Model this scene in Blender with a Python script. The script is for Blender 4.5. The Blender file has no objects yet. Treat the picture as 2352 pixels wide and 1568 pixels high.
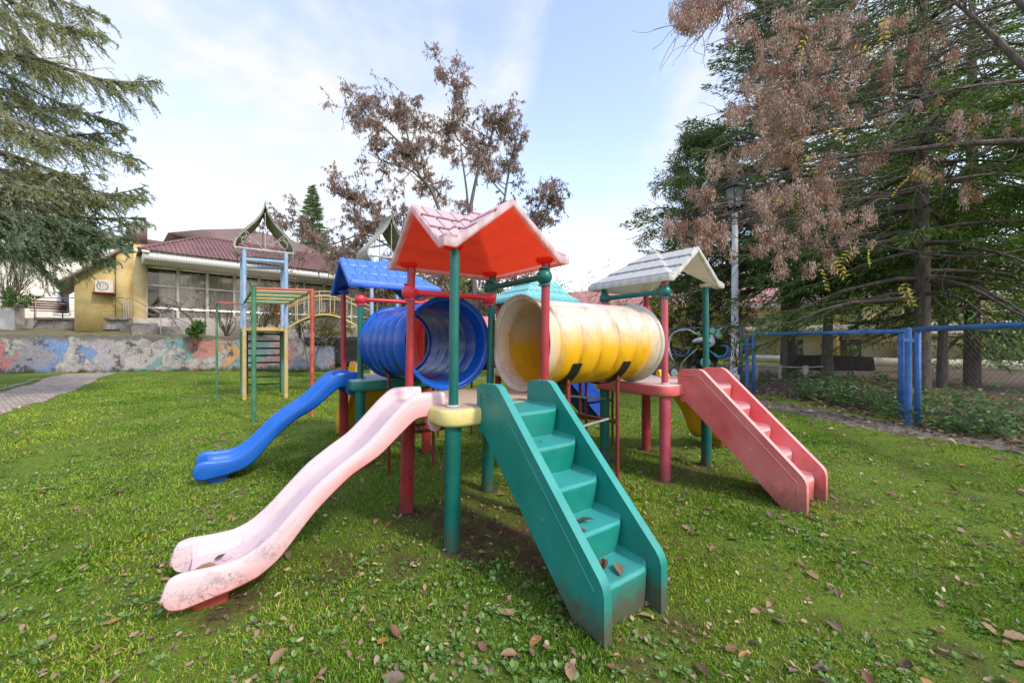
import bpy, bmesh, math, random
import numpy as np
from mathutils import Vector, Matrix
R = math.radians
rng = np.random.default_rng(7)
random.seed(7)
C = bpy.context.scene.collection
sc = bpy.context.scene
FPX, CX, CY, EYE = 914.67, 1176.0, 784.0, 1.5

# ---------------------------------------------------------------- camera
cam = bpy.data.cameras.new('camera'); cam.lens = 14.0; cam.sensor_width = 36; cam.clip_end = 2000; cam.clip_start = .05
co = bpy.data.objects.new('camera', cam); C.objects.link(co)
co.location = (0, 0, EYE); co.rotation_euler = (R(90), 0, 0)
sc.camera = co

# ---------------------------------------------------------------- world, sun, exposure
SUN_EL, SUN_AZ = 42.0, 128.0        # azimuth clockwise from +Y (north): light from the right, slightly behind the camera
w = bpy.data.worlds.new("World"); sc.world = w; w.use_nodes = True
nt = w.node_tree; nt.nodes.clear()
def N(nt, t, **k):
    n = nt.nodes.new(t)
    for a, b in k.items(): setattr(n, a, b)
    return n
def world():
    L = nt.links.new
    out = N(nt, 'ShaderNodeOutputWorld'); bg = N(nt, 'ShaderNodeBackground')
    sky = N(nt, 'ShaderNodeTexSky', sky_type='NISHITA', sun_disc=False)
    sky.sun_elevation = R(SUN_EL); sky.sun_rotation = R(SUN_AZ)
    sky.air_density = 1.3; sky.dust_density = 1.0; sky.ozone_density = 2.0
    tc = N(nt, 'ShaderNodeTexCoord'); sep = N(nt, 'ShaderNodeSeparateXYZ'); L(tc.outputs['Generated'], sep.inputs[0])
    za = N(nt, 'ShaderNodeMath', operation='ADD'); L(sep.outputs['Z'], za.inputs[0]); za.inputs[1].default_value = .12
    zm = N(nt, 'ShaderNodeMath', operation='MAXIMUM'); L(za.outputs[0], zm.inputs[0]); zm.inputs[1].default_value = .05
    dx = N(nt, 'ShaderNodeMath', operation='DIVIDE'); L(sep.outputs['X'], dx.inputs[0]); L(zm.outputs[0], dx.inputs[1])
    dy = N(nt, 'ShaderNodeMath', operation='DIVIDE'); L(sep.outputs['Y'], dy.inputs[0]); L(zm.outputs[0], dy.inputs[1])
    cb = N(nt, 'ShaderNodeCombineXYZ'); L(dx.outputs[0], cb.inputs[0]); L(dy.outputs[0], cb.inputs[1])
    def cloud(rot, sc_, loc, scale, detail, lo, hi, dist=0.):
        mp = N(nt, 'ShaderNodeMapping'); mp.inputs['Rotation'].default_value = (0, 0, R(rot)); mp.inputs['Scale'].default_value = sc_
        mp.inputs['Location'].default_value = loc
        L(cb.outputs[0], mp.inputs[0])
        no = N(nt, 'ShaderNodeTexNoise'); no.inputs['Scale'].default_value = scale; no.inputs['Detail'].default_value = detail
        no.inputs['Roughness'].default_value = .55; no.inputs['Distortion'].default_value = dist
        L(mp.outputs[0], no.inputs[0])
        mr = N(nt, 'ShaderNodeMapRange', interpolation_type='SMOOTHSTEP'); L(no.outputs[0], mr.inputs[0])
        mr.inputs[1].default_value = lo; mr.inputs[2].default_value = hi
        return mr.outputs[0]
    a = cloud(-35, (1, .42, 1), (3.2, 1.1, 0), .75, 9, .43, .62, .5)
    b = cloud(20, (1, 1, 1), (7.7, 3.1, 0), 3.4, 8, .34, .66)
    m = N(nt, 'ShaderNodeMath', operation='MULTIPLY'); L(b, m.inputs[0]); m.inputs[1].default_value = .8
    s = N(nt, 'ShaderNodeMath', operation='MULTIPLY_ADD'); L(m.outputs[0], s.inputs[0]); L(a, s.inputs[1]); 
    mm = N(nt, 'ShaderNodeMath', operation='MULTIPLY'); L(a, mm.inputs[0]); mm.inputs[1].default_value = .45
    L(mm.outputs[0], s.inputs[2])
    # veil thickens towards the horizon (real cirrus seen at a grazing angle)
    hz = N(nt, 'ShaderNodeMapRange', interpolation_type='SMOOTHSTEP'); L(sep.outputs['Z'], hz.inputs[0])
    hz.inputs[1].default_value = .0; hz.inputs[2].default_value = .36; hz.inputs[3].default_value = .74; hz.inputs[4].default_value = .06
    mx = N(nt, 'ShaderNodeMath', operation='MAXIMUM'); L(s.outputs[0], mx.inputs[0]); L(hz.outputs[0], mx.inputs[1])
    cl = N(nt, 'ShaderNodeMath', operation='MINIMUM'); L(mx.outputs[0], cl.inputs[0]); cl.inputs[1].default_value = 1
    br = N(nt, 'ShaderNodeMixRGB', blend_type='MULTIPLY'); br.inputs[0].default_value = 1
    L(sky.outputs[0], br.inputs[1]); br.inputs[2].default_value = (3.25, 2.75, 2.7, 1)
    mix = N(nt, 'ShaderNodeMixRGB'); L(cl.outputs[0], mix.inputs[0]); L(br.outputs[0], mix.inputs[1])
    mix.inputs[2].default_value = (6.9, 7.0, 7.25, 1)
    L(mix.outputs[0], bg.inputs[0]); bg.inputs[1].default_value = .1
    L(bg.outputs[0], out.inputs[0])
world()
sl = bpy.data.lights.new('sun', 'SUN'); sl.energy = 2.0; sl.angle = R(6); sl.color = (1, .95, .86)
so = bpy.data.objects.new('sun', sl); C.objects.link(so)
sd = Vector((math.sin(R(SUN_AZ)) * math.cos(R(SUN_EL)), math.cos(R(SUN_AZ)) * math.cos(R(SUN_EL)), math.sin(R(SUN_EL))))
so.rotation_euler = sd.to_track_quat('Z', 'Y').to_euler(); so.location = (20, -10, 30)
sc.view_settings.view_transform = 'Standard'; sc.view_settings.look = 'None'; sc.view_settings.gamma = 1
sc.view_settings.exposure = .50
sc.cycles.max_bounces = 7; sc.cycles.transparent_max_bounces = 12; sc.cycles.diffuse_bounces = 4; sc.cycles.glossy_bounces = 3
sc.cycles.use_denoising = True

# ---------------------------------------------------------------- helpers
def W(px, py, Z):
    return np.array([(px - CX) / FPX * Z, Z, EYE - (py - CY) / FPX * Z])
def tag(o, label=None, cat=None, group=None, kind=None):
    if label: o['label'] = label
    if cat: o['category'] = cat
    if group: o['group'] = group
    if kind: o['kind'] = kind
    return o
def empty(name, loc=(0, 0, 0), rz=0, **k):
    o = bpy.data.objects.new(name, None); C.objects.link(o); o.location = loc; o.rotation_euler = (0, 0, rz)
    o.empty_display_size = .2
    return tag(o, **k)
def fast_mesh(name, V, F, mat, parent=None, smooth=False, angle=None, **k):
    """V (n,3) array; F (m,k) array of one face size, or list of lists"""
    V = np.asarray(V, dtype=np.float32); me = bpy.data.meshes.new(name)
    if isinstance(F, np.ndarray):
        m, kk = F.shape; fl = F.ravel(); tot = np.full(m, kk)
    else:
        tot = np.array([len(f) for f in F]); fl = np.array([i for f in F for i in f]); m = len(F)
    me.vertices.add(len(V)); me.vertices.foreach_set('co', V.ravel())
    me.loops.add(len(fl)); me.loops.foreach_set('vertex_index', fl.astype(np.int32))
    me.polygons.add(m); st = np.concatenate([[0], np.cumsum(tot)[:-1]]) if m else np.zeros(0)
    me.polygons.foreach_set('loop_start', st.astype(np.int32))
    me.polygons.foreach_set('loop_total', tot.astype(np.int32))
    if smooth: me.polygons.foreach_set('use_smooth', np.ones(m, dtype=bool))
    me.update(calc_edges=True); me.validate()
    if smooth and angle: me.set_sharp_from_angle(angle=R(angle))
    me.materials.append(mat)
    o = bpy.data.objects.new(name, me); C.objects.link(o)
    if parent: o.parent = parent
    return tag(o, **k)
def frames(P):
    P = np.asarray(P, float); T = np.gradient(P, axis=0); T /= np.linalg.norm(T, axis=1)[:, None] + 1e-9
    up = np.array([0, 0, 1.]) if abs(T[0][2]) < .9 else np.array([1., 0, 0])
    A = np.zeros_like(P); B = np.zeros_like(P)
    a = np.cross(T[0], up); a /= np.linalg.norm(a)
    for i in range(len(P)):
        a = a - T[i] * (a @ T[i]); a /= np.linalg.norm(a) + 1e-9
        A[i] = a; B[i] = np.cross(T[i], a)
    return T, A, B
class MB:
    def __init__(s): s.V = []; s.F = []; s.n = 0
    def add(s, V, F):
        V = np.asarray(V, float); s.V.append(V); s.F += [[i + s.n for i in f] for f in F]; s.n += len(V); return s
    def box(s, lo, hi, M=None):
        x0, y0, z0 = lo; x1, y1, z1 = hi
        V = np.array([(x0, y0, z0), (x1, y0, z0), (x1, y1, z0), (x0, y1, z0), (x0, y0, z1), (x1, y0, z1), (x1, y1, z1), (x0, y1, z1)], float)
        if M is not None: V = np.array([M @ Vector(v) for v in V])
        return s.add(V, [(0, 3, 2, 1), (4, 5, 6, 7), (0, 1, 5, 4), (1, 2, 6, 5), (2, 3, 7, 6), (3, 0, 4, 7)])
    def tube(s, P, r, n=8, cap=True, flat=None):
        P = np.asarray(P, float); r = np.broadcast_to(np.asarray(r, float), (len(P),)); T, A, B = frames(P)
        a = np.arange(n) * 2 * math.pi / n
        fa = 1. if flat is None else flat
        V = (P[:, None] + r[:, None, None] * (np.cos(a)[None, :, None] * A[:, None] + fa * np.sin(a)[None, :, None] * B[:, None])).reshape(-1, 3)
        F = []
        for i in range(len(P) - 1):
            for j in range(n):
                k = (j + 1) % n; F.append((i * n + j, i * n + k, (i + 1) * n + k, (i + 1) * n + j))
        if cap: F += [tuple(range(n))[::-1], tuple((len(P) - 1) * n + j for j in range(n))]
        return s.add(V, F)
    def bar(s, a, b, r, n=8): return s.tube([a, b], r, n)
    def lathe(s, prof, c=(0, 0, 0), n=20, cap=True):
        a = np.arange(n) * 2 * math.pi / n; V = []
        for r, z in prof:
            for t in a: V.append((c[0] + r * math.cos(t), c[1] + r * math.sin(t), c[2] + z))
        F = []; m = len(prof)
        for i in range(m - 1):
            for j in range(n):
                k = (j + 1) % n; F.append((i * n + j, i * n + k, (i + 1) * n + k, (i + 1) * n + j))
        if cap: F += [tuple(range(n))[::-1], tuple((m - 1) * n + j for j in range(n))]
        return s.add(V, F)
    def sphere(s, c, r, n=14, sx=1, sy=1, sz=1):
        pr = [(max(1e-4, math.sin(math.pi * i / n)) * r, -math.cos(math.pi * i / n) * r) for i in range(n + 1)]
        k = MB().lathe(pr, n=2 * n - 4, cap=False); V = k.V[0] * np.array([sx, sy, sz]) + np.array(c); return s.add(V, k.F)
    def grid(s, X):  # X (n,m,3)
        n, m, _ = X.shape
        return s.add(X.reshape(-1, 3), [(i * m + j, (i + 1) * m + j, (i + 1) * m + j + 1, i * m + j + 1) for i in range(n - 1) for j in range(m - 1)])
    def prism(s, poly, f0, f1):
        """poly list of 2D points; f0,f1 map 2D -> 3D for the two faces"""
        n = len(poly); V = [f0(*p) for p in poly] + [f1(*p) for p in poly]
        F = [tuple(range(n))[::-1], tuple(range(n, 2 * n))] + [(i, (i + 1) % n, n + (i + 1) % n, n + i) for i in range(n)]
        return s.add(V, F)
    def build(s, name, mat, parent=None, smooth=False, angle=35, bevel=None, fix=True, **k):
        V = np.concatenate(s.V)
        o = fast_mesh(name, V, s.F, mat, parent, False, None, **k)
        if fix:
            bm = bmesh.new(); bm.from_mesh(o.data); bmesh.ops.recalc_face_normals(bm, faces=bm.faces[:]); bm.to_mesh(o.data); bm.free()
        if smooth or bevel:
            o.data.polygons.foreach_set('use_smooth', np.ones(len(o.data.polygons), dtype=bool)); o.data.set_sharp_from_angle(angle=R(angle))
        if bevel:
            md = o.modifiers.new('bevel', 'BEVEL'); md.width = bevel; md.segments = 3; md.limit_method = 'ANGLE'; md.angle_limit = R(30)
            md.harden_normals = True
        return o
def curve(P, n=30):
    """Catmull-Rom through points"""
    P = np.asarray(P, float); Q = np.vstack([2 * P[0] - P[1], P, 2 * P[-1] - P[-2]]); out = []
    m = len(P) - 1
    for t in np.linspace(0, m - 1e-6, n):
        i = int(t); f = t - i; a, b, c, d = Q[i:i + 4]
        out.append(.5 * ((2 * b) + (-a + c) * f + (2 * a - 5 * b + 4 * c - d) * f * f + (-a + 3 * b - 3 * c + d) * f ** 3))
    return np.array(out)

# ---------------------------------------------------------------- materials
def new_mat(name):
    m = bpy.data.materials.new(name); m.use_nodes = True; t = m.node_tree; t.nodes.clear()
    out = N(t, 'ShaderNodeOutputMaterial'); p = N(t, 'ShaderNodeBsdfPrincipled'); t.links.new(p.outputs[0], out.inputs[0])
    return m, t, p, out
def noise(t, scale, detail=4, rough=.55, vec=None, dist=0, coord='Object', mscale=None):
    n = N(t, 'ShaderNodeTexNoise'); n.inputs['Scale'].default_value = scale; n.inputs['Detail'].default_value = detail
    n.inputs['Roughness'].default_value = rough; n.inputs['Distortion'].default_value = dist
    if vec is None:
        tc = N(t, 'ShaderNodeTexCoord'); vec = tc.outputs[coord]
    if mscale:
        mp = N(t, 'ShaderNodeMapping'); mp.inputs['Scale'].default_value = mscale; t.links.new(vec, mp.inputs[0]); vec = mp.outputs[0]
    t.links.new(vec, n.inputs['Vector']); return n.outputs['Fac']
def mrange(t, v, a, b, c=0, d=1, smooth=True):
    m = N(t, 'ShaderNodeMapRange'); 
    if smooth: m.interpolation_type = 'SMOOTHSTEP'
    t.links.new(v, m.inputs[0])
    for i, x in enumerate((a, b, c, d)): m.inputs[i + 1].default_value = x
    return m.outputs[0]
def math_(t, op, a, b=None):
    m = N(t, 'ShaderNodeMath', operation=op)
    for i, x in enumerate((a, b)):
        if x is None: continue
        if isinstance(x, (int, float)): m.inputs[i].default_value = x
        else: t.links.new(x, m.inputs[i])
    return m.outputs[0]
def mix(t, f, a, b, blend='MIX'):
    m = N(t, 'ShaderNodeMixRGB', blend_type=blend)
    for i, x in enumerate((f, a, b)):
        if isinstance(x, (int, float)): m.inputs[i].default_value = x
        elif isinstance(x, tuple): m.inputs[i].default_value = (*x[:3], 1)
        else: t.links.new(x, m.inputs[i])
    return m.outputs[0]
def bump(t, p, h, strength=.3, dist=.01):
    b = N(t, 'ShaderNodeBump'); b.inputs['Strength'].default_value = strength; b.inputs['Distance'].default_value = dist
    t.links.new(h, b.inputs['Height']); t.links.new(b.outputs[0], p.inputs['Normal'])
def ramp(t, f, stops, interp='LINEAR'):
    r = N(t, 'ShaderNodeValToRGB'); r.color_ramp.interpolation = interp
    while len(r.color_ramp.elements) < len(stops): r.color_ramp.elements.new(.5)
    for e, (x, c) in zip(r.color_ramp.elements, stops): e.position = x; e.color = (*c, 1)
    t.links.new(f, r.inputs[0]); return r.outputs[0]
def lines(t, scale, width=.012, detail=2, coord='Object', mscale=None):
    n = noise(t, scale, detail, .6, coord=coord, mscale=mscale)
    return mrange(t, math_(t, 'ABSOLUTE', math_(t, 'SUBTRACT', n, .5)), 0, width, 1, 0)
def plastic(name, col, faded, fade=(.0, .95), rough=.36, dirt=.25, scratch=0., dirtcol=(.07, .055, .035), patch=.35, low=None, transl=None, attr=False, streak=0.):
    m, t, p, out = new_mat(name)
    g = N(t, 'ShaderNodeNewGeometry'); sp = N(t, 'ShaderNodeSeparateXYZ'); t.links.new(g.outputs['Normal'], sp.inputs[0])
    nz = mrange(t, sp.outputs['Z'], fade[0], fade[1])
    n1 = mrange(t, noise(t, 2.2, 5, .6), .3, .75)
    f = math_(t, 'ADD', nz, math_(t, 'MULTIPLY', n1, patch)); f = math_(t, 'MINIMUM', f, 1.)
    c = mix(t, f, col, faded)
    tc = N(t, 'ShaderNodeTexCoord'); so_ = N(t, 'ShaderNodeSeparateXYZ'); t.links.new(tc.outputs['Object'], so_.inputs[0])
    if dirt:
        d = math_(t, 'MULTIPLY', mrange(t, noise(t, 3, 8, .7), .52, .8), dirt)
        c = mix(t, d, c, dirtcol)
        d2 = math_(t, 'MULTIPLY', mrange(t, noise(t, 120, 2, .6), .66, .72), dirt * 1.2)
        c = mix(t, d2, c, dirtcol)
    if streak:
        s_ = math_(t, 'MULTIPLY', mrange(t, noise(t, 7, 5, .6, mscale=(1, 1, .12)), .55, .75), streak)
        c = mix(t, s_, c, dirtcol)
    if scratch:
        l = math_(t, 'MAXIMUM', lines(t, 22, .013, 1, mscale=(.35, 1, 1)), lines(t, 30, .012, 1, mscale=(1, 1, .3))); l = math_(t, 'MAXIMUM', l, math_(t, 'MULTIPLY', mrange(t, noise(t, 9, 8, .8), .50, .62), .55))
        zm = mrange(t, so_.outputs['Z'], .62, .12)
        l = math_(t, 'MULTIPLY', math_(t, 'MULTIPLY', l, zm), mrange(t, noise(t, 6, 3), .42, .6))
        c = mix(t, math_(t, 'MULTIPLY', l, scratch), c, (.05, .035, .025))
    if low:   # splashed soil and algae on the lowest 10-25 cm
        z_ = math_(t, 'ADD', so_.outputs['Z'], math_(t, 'MULTIPLY', noise(t, 14, 5, .7), -.3))
        c = mix(t, math_(t, 'MULTIPLY', mrange(t, z_, .10, -.12), low), c, (.09, .075, .045))
    if attr:
        at = N(t, 'ShaderNodeAttribute', attribute_name='dirt')
        c = mix(t, math_(t, 'MULTIPLY', at.outputs['Fac'], math_(t, 'MULTIPLY', mrange(t, noise(t, 30, 4), .15, .5), attr)), c, (.05, .04, .03))
    t.links.new(c, p.inputs['Base Color'])
    r_ = mrange(t, noise(t, 9, 5), .3, .8, rough, rough + .25); t.links.new(r_, p.inputs['Roughness'])
    p.inputs['Specular IOR Level'].default_value = .45
    bump(t, p, noise(t, 60, 3), .08, .003)
    if transl:
        tr = N(t, 'ShaderNodeBsdfTranslucent'); tr.inputs[0].default_value = (*transl[0], 1)
        ms = N(t, 'ShaderNodeMixShader'); ms.inputs[0].default_value = transl[1]
        t.links.new(p.outputs[0], ms.inputs[1]); t.links.new(tr.outputs[0], ms.inputs[2]); t.links.new(ms.outputs[0], out.inputs[0])
    return m
def simple(name, col, rough=.6, metal=0, var=.25, scale=6, bmp=.15, bscale=40, col2=None, mscale=None):
    m, t, p, out = new_mat(name)
    c2 = col2 if col2 else tuple(x * (1 - var) for x in col)
    c = mix(t, mrange(t, noise(t, scale, 6, .65, mscale=mscale), .32, .7), col, c2)
    t.links.new(c, p.inputs['Base Color']); p.inputs['Roughness'].default_value = rough; p.inputs['Metallic'].default_value = metal
    if bmp: bump(t, p, noise(t, bscale, 4), bmp, .01)
    return m
def peeling(name, col, rust=(.10, .05, .03), amt=.6, alt=None):
    m, t, p, out = new_mat(name)
    c = mix(t, mrange(t, noise(t, 5, 5), .35, .65), col, alt if alt else tuple(x * .7 for x in col))
    k = mrange(t, noise(t, 28, 6, .7), amt, amt + .06)
    c = mix(t, k, c, rust); t.links.new(c, p.inputs['Base Color']); p.inputs['Roughness'].default_value = .55
    bump(t, p, noise(t, 28, 6, .7), .25, .004)
    return m
def foliage(name, stops, trans=.35, rough=.55, clump=.5, cscale=.8):
    m, t, p, out = new_mat(name)
    g = N(t, 'ShaderNodeNewGeometry')
    c = ramp(t, g.outputs['Random Per Island'], stops)
    cl = mrange(t, noise(t, cscale, 4, .6), .35, .68)
    c = mix(t, math_(t, 'MULTIPLY', cl, clump), c, mix(t, 1., c, (.35, .42, .38), 'MULTIPLY'))
    t.links.new(c, p.inputs['Base Color']); p.inputs['Roughness'].default_value = rough; p.inputs['Specular IOR Level'].default_value = .3
    tr = N(t, 'ShaderNodeBsdfTranslucent'); t.links.new(mix(t, 1., c, (1., 1., .75), 'MULTIPLY'), tr.inputs[0])
    ms = N(t, 'ShaderNodeMixShader'); ms.inputs[0].default_value = trans
    t.links.new(p.outputs[0], ms.inputs[1]); t.links.new(tr.outputs[0], ms.inputs[2]); t.links.new(ms.outputs[0], out.inputs[0])
    return m
DR = (.07, .055, .035)
M = {}
M['pink'] = plastic('faded pink plastic', (.80, .10, .06), (.66, .50, .50), (-.65, .30), .33, .10, .75, patch=.25)
M['pinkrim'] = M['pink']
M['footred'] = plastic('red plastic foot', (.72, .03, .015), (.70, .08, .05), (.2, 1), .4, .3, 0, low=.6)
M['blue'] = plastic('blue slide plastic', (.005, .095, .44), (.010, .16, .58), (.1, 1), .28, .05, .25, (.1, .15, .2), patch=.3)
M['greenstair'] = plastic('green stair plastic', (.004, .20, .15), (.04, .32, .28), (.2, 1), .30, .38, 0, patch=.35, low=.9, streak=.18)
M['redstair'] = plastic('faded red stair plastic', (.68, .085, .085), (.80, .38, .35), (-.2, .8), .38, .45, .2, patch=.45, low=.6, streak=.25)
M['yellow'] = plastic('yellow plastic', (.83, .40, .005), (.85, .52, .10), (.2, 1), .34, .3, 0, patch=.4, low=.5)
M['bluestair'] = plastic('dark blue stair plastic', (.006, .05, .36), (.02, .12, .5), (.2, 1), .34, .2, 0, patch=.4, low=.3)
M['creamdeck'] = plastic('dusty cream deck', (.80, .66, .22), (.50, .40, .27), (.55, .95), .5, .45, 0, patch=.25, streak=.3)
M['pinkdeck'] = plastic('faded pink deck', (.70, .10, .10), (.66, .50, .46), (.5, .95), .5, .3, 0, patch=.25, streak=.35)
M['greendeck'] = plastic('green deck', (.004, .17, .125), (.44, .50, .48), (.6, .97), .4, .2, 0, patch=.1)
M['postred'] = plastic('red post', (.30, .014, .02), (.46, .07, .09), (-1, 3.6), .24, .12, 0, patch=.55, low=.4)
M['postpink'] = plastic('pinkish red post', (.40, .04, .06), (.58, .16, .20), (-1, 3.2), .26, .15, 0, patch=.6, low=.4)
M['postgreen'] = plastic('green post', (.002, .10, .078), (.02, .19, .155), (-1, 4), .24, .3, 0, patch=.4, low=.5)
M['railred'] = plastic('red rail', (.66, .015, .03), (.68, .10, .12), (-.3, 1), .25, .05, 0)
M['railgreen'] = plastic('green rail', (.003, .12, .095), (.01, .2, .16), (-.3, 1), .25, .05, 0)
M['ring'] = simple('white ring', (.7, .7, .66), .5)
M['roofred'] = plastic('weathered pink white roof shell', (.66, .42, .39), (.76, .73, .75), (-.9, -.1), .5, .3, 0, (.12, .09, .06), .4, transl=((1, .34, .26), .44), attr=1.)
M['roofredin'] = plastic('red roof lining', (.90, .055, .03), (.90, .10, .06), (-1, 1), .4, 0, 0, patch=.3, transl=((1, .24, .11), .84))
M['roofwhite'] = plastic('white roof shell', (.60, .58, .50), (.60, .60, .58), (-.2, .6), .45, .25, 0, (.16, .12, .07), .3, transl=((.9, .88, .75), .2), attr=.9)
M['roofwhitein'] = plastic('white roof lining', (.82, .80, .68), (.8, .78, .7), (-1, 1), .45, .05, 0, transl=((1, .98, .8), .45))
M['roofblue'] = plastic('blue roof shell', (.01, .09, .50), (.06, .19, .62), (-.2, .9), .32, .05, 0, patch=.35, attr=.35)
M['roofbluein'] = plastic('blue roof lining', (.01, .13, .66), (.02, .2, .7), (-1, 1), .35, 0, 0, transl=((.02, .25, 1), .4))
M['roofteal'] = plastic('turquoise roof shell', (.06, .40, .38), (.20, .52, .50), (-.2, .7), .4, .1, 0, patch=.35, attr=.5)
M['rooftealin'] = plastic('turquoise roof lining', (.03, .35, .33), (.03, .35, .33), (-1, 1), .4, 0, 0)
M['black'] = simple('black iron', (.02, .022, .02), .5)
M['rustred'] = peeling('rusty red pole', (.22, .03, .025), (.10, .05, .03), .62)
M['galv'] = simple('galvanised pipe', (.42, .43, .46), .4, .3, .4, 20)
def tube_mat(name, top, side, streakc, lo, hi):
    m, t, p, out = new_mat(name)
    tc = N(t, 'ShaderNodeTexCoord'); so_ = N(t, 'ShaderNodeSeparateXYZ'); t.links.new(tc.outputs['Object'], so_.inputs[0])
    z = math_(t, 'ADD', so_.outputs['Z'], math_(t, 'MULTIPLY', math_(t, 'SUBTRACT', noise(t, 3.5, 6, .6), .5), .22))
    at = N(t, 'ShaderNodeAttribute', attribute_name='flange')
    f = math_(t, 'MAXIMUM', mrange(t, z, lo, hi), math_(t, 'MULTIPLY', at.outputs['Fac'], .92))
    c = mix(t, f, side, top)
    c = mix(t, math_(t, 'MULTIPLY', mrange(t, noise(t, 7, 6, .7, mscale=(1, 1, .35)), .47, .75), .62), c, streakc)
    c = mix(t, math_(t, 'MULTIPLY', lines(t, 5, .004, 6), .35), c, (.1, .06, .03))
    t.links.new(c, p.inputs['Base Color']); p.inputs['Roughness'].default_value = .3
    bump(t, p, noise(t, 30, 4), .08, .004)
    return m
M['tubeyellow'] = tube_mat('yellow tube', (.60, .55, .45), (.80, .44, .012), (.42, .20, .02), -.10, .25)
M['tubeblue'] = plastic('blue tube', (.003, .06, .34), (.01, .11, .52), (-.3, 1), .16, .12, 0, (.06, .12, .22), patch=.35)
M['tubered'] = plastic('salmon tube', (.80, .12, .08), (.85, .35, .28), (-.3, 1), .35, .1, 0, patch=.35, transl=((1, .25, .18), .35))
M['paintblue'] = peeling('peeling blue paint', (.035, .13, .38), (.05, .05, .06), .62, (.07, .20, .48))
M['lightblue'] = peeling('light blue paint', (.20, .38, .62), (.25, .22, .2), .7, (.36, .42, .50))
M['yellowpaint'] = peeling('ochre painted steel', (.52, .34, .10), (.12, .07, .04), .62, (.46, .40, .24))
M['greenpaint'] = peeling('green painted steel', (.04, .16, .08), (.08, .07, .05), .66, (.08, .22, .12))
M['redpaint'] = peeling('red painted steel', (.38, .06, .035), (.12, .07, .05), .66, (.48, .12, .07))
M['darkgreen'] = peeling('dark green rungs', (.012, .045, .03), (.05, .03, .02), .62)
M['tinroof'] = simple('weathered tin roof', (.42, .42, .33), .7, .0, .45, 5, .2, 60, (.26, .24, .18))
M['tinedge'] = peeling('pale iron frame', (.5, .47, .44), (.2, .12, .08), .6)
M['plank'] = simple('mossy planks', (.20, .15, .08), .85, 0, .5, 8, .4, 30, (.09, .09, .03))
M['bark'] = simple('bark', (.17, .135, .11), .9, 0, .5, 14, .9, 30, (.07, .058, .048), (1, 1, .3))
M['barkgrey'] = simple('grey bark', (.22, .19, .17), .9, 0, .5, 14, .6, 30, (.10, .085, .075), (1, 1, .3))
M['twig'] = simple('twig', (.13, .095, .08), .9, 0, .4, 20, 0)

# ---------------------------------------------------------------- ground shape
def gz(x, y):
    x = np.asarray(x, float); y = np.asarray(y, float)
    z = .012 * np.sin(x * 1.7 + y * .6) + .010 * np.sin(y * 2.3 - x * .9 + 1) + .006 * np.sin(5.1 * x + 3.3 * y)
    near = 1 / (1 + np.exp(-(np.hypot(x, y) - 3.5)))
    z = z * 1.0 - .012
    b = np.clip((y - (12.6 - (x + 13) * .06)) / 3.2, 0, 1) * np.clip((-10.5 - x) / 3, 0, 1)      # rise against the painted wall
    z = z + .14 * b * b * (3 - 2 * b)
    # soil heap behind the wire fence
    z = z + .42 * np.exp(-(((x - 9.9) / 1.9) ** 2 + ((y - 11.5) / 2.4) ** 2)) + .35 * np.exp(-(((x - 10.5) / 1.5) ** 2 + ((y - 7) / 2.2) ** 2))
    return z
# path centre lines
PR = curve([(10.3, -1), (8.55, 2.6), (7.25, 5.6), (6.35, 8.4), (5.35, 12), (3.2, 14.6), (-.5, 16.2), (-5, 17.2)], 90)
PL = curve([(-6.5, .5), (-8.7, 3.7), (-11.0, 7.2), (-13.2, 10.4), (-15.6, 13.6), (-18.2, 17.2)], 60)
def dist_poly(x, y, P):
    d = np.full(x.shape, 1e9)
    for i in range(0, len(P)):
        d = np.minimum(d, (x - P[i, 0]) ** 2 + (y - P[i, 1]) ** 2)
    return np.sqrt(d)
PRX = lambda y: np.interp(y, PR[:60, 1], PR[:60, 0])
bare = [(-.55, 3.35, .5, .7), (-.2, 3.05, .5, .95), (-1.15, 2.6, .28, .55), (-.75, 2.8, .3, .5), (-1.62, 2.28, .22, .8), (.2, 2.75, .4, .7), (2.1, 4.6, .6, .55), (1.75, 4.5, .35, .5), (-2.0, 5.2, .5, .5), (2.5, 3.95, .3, .5), (-.1, 3.9, .7, .4), (-1.9, 4.0, .5, .35), (1.2, 5.5, .8, .3)]

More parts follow.
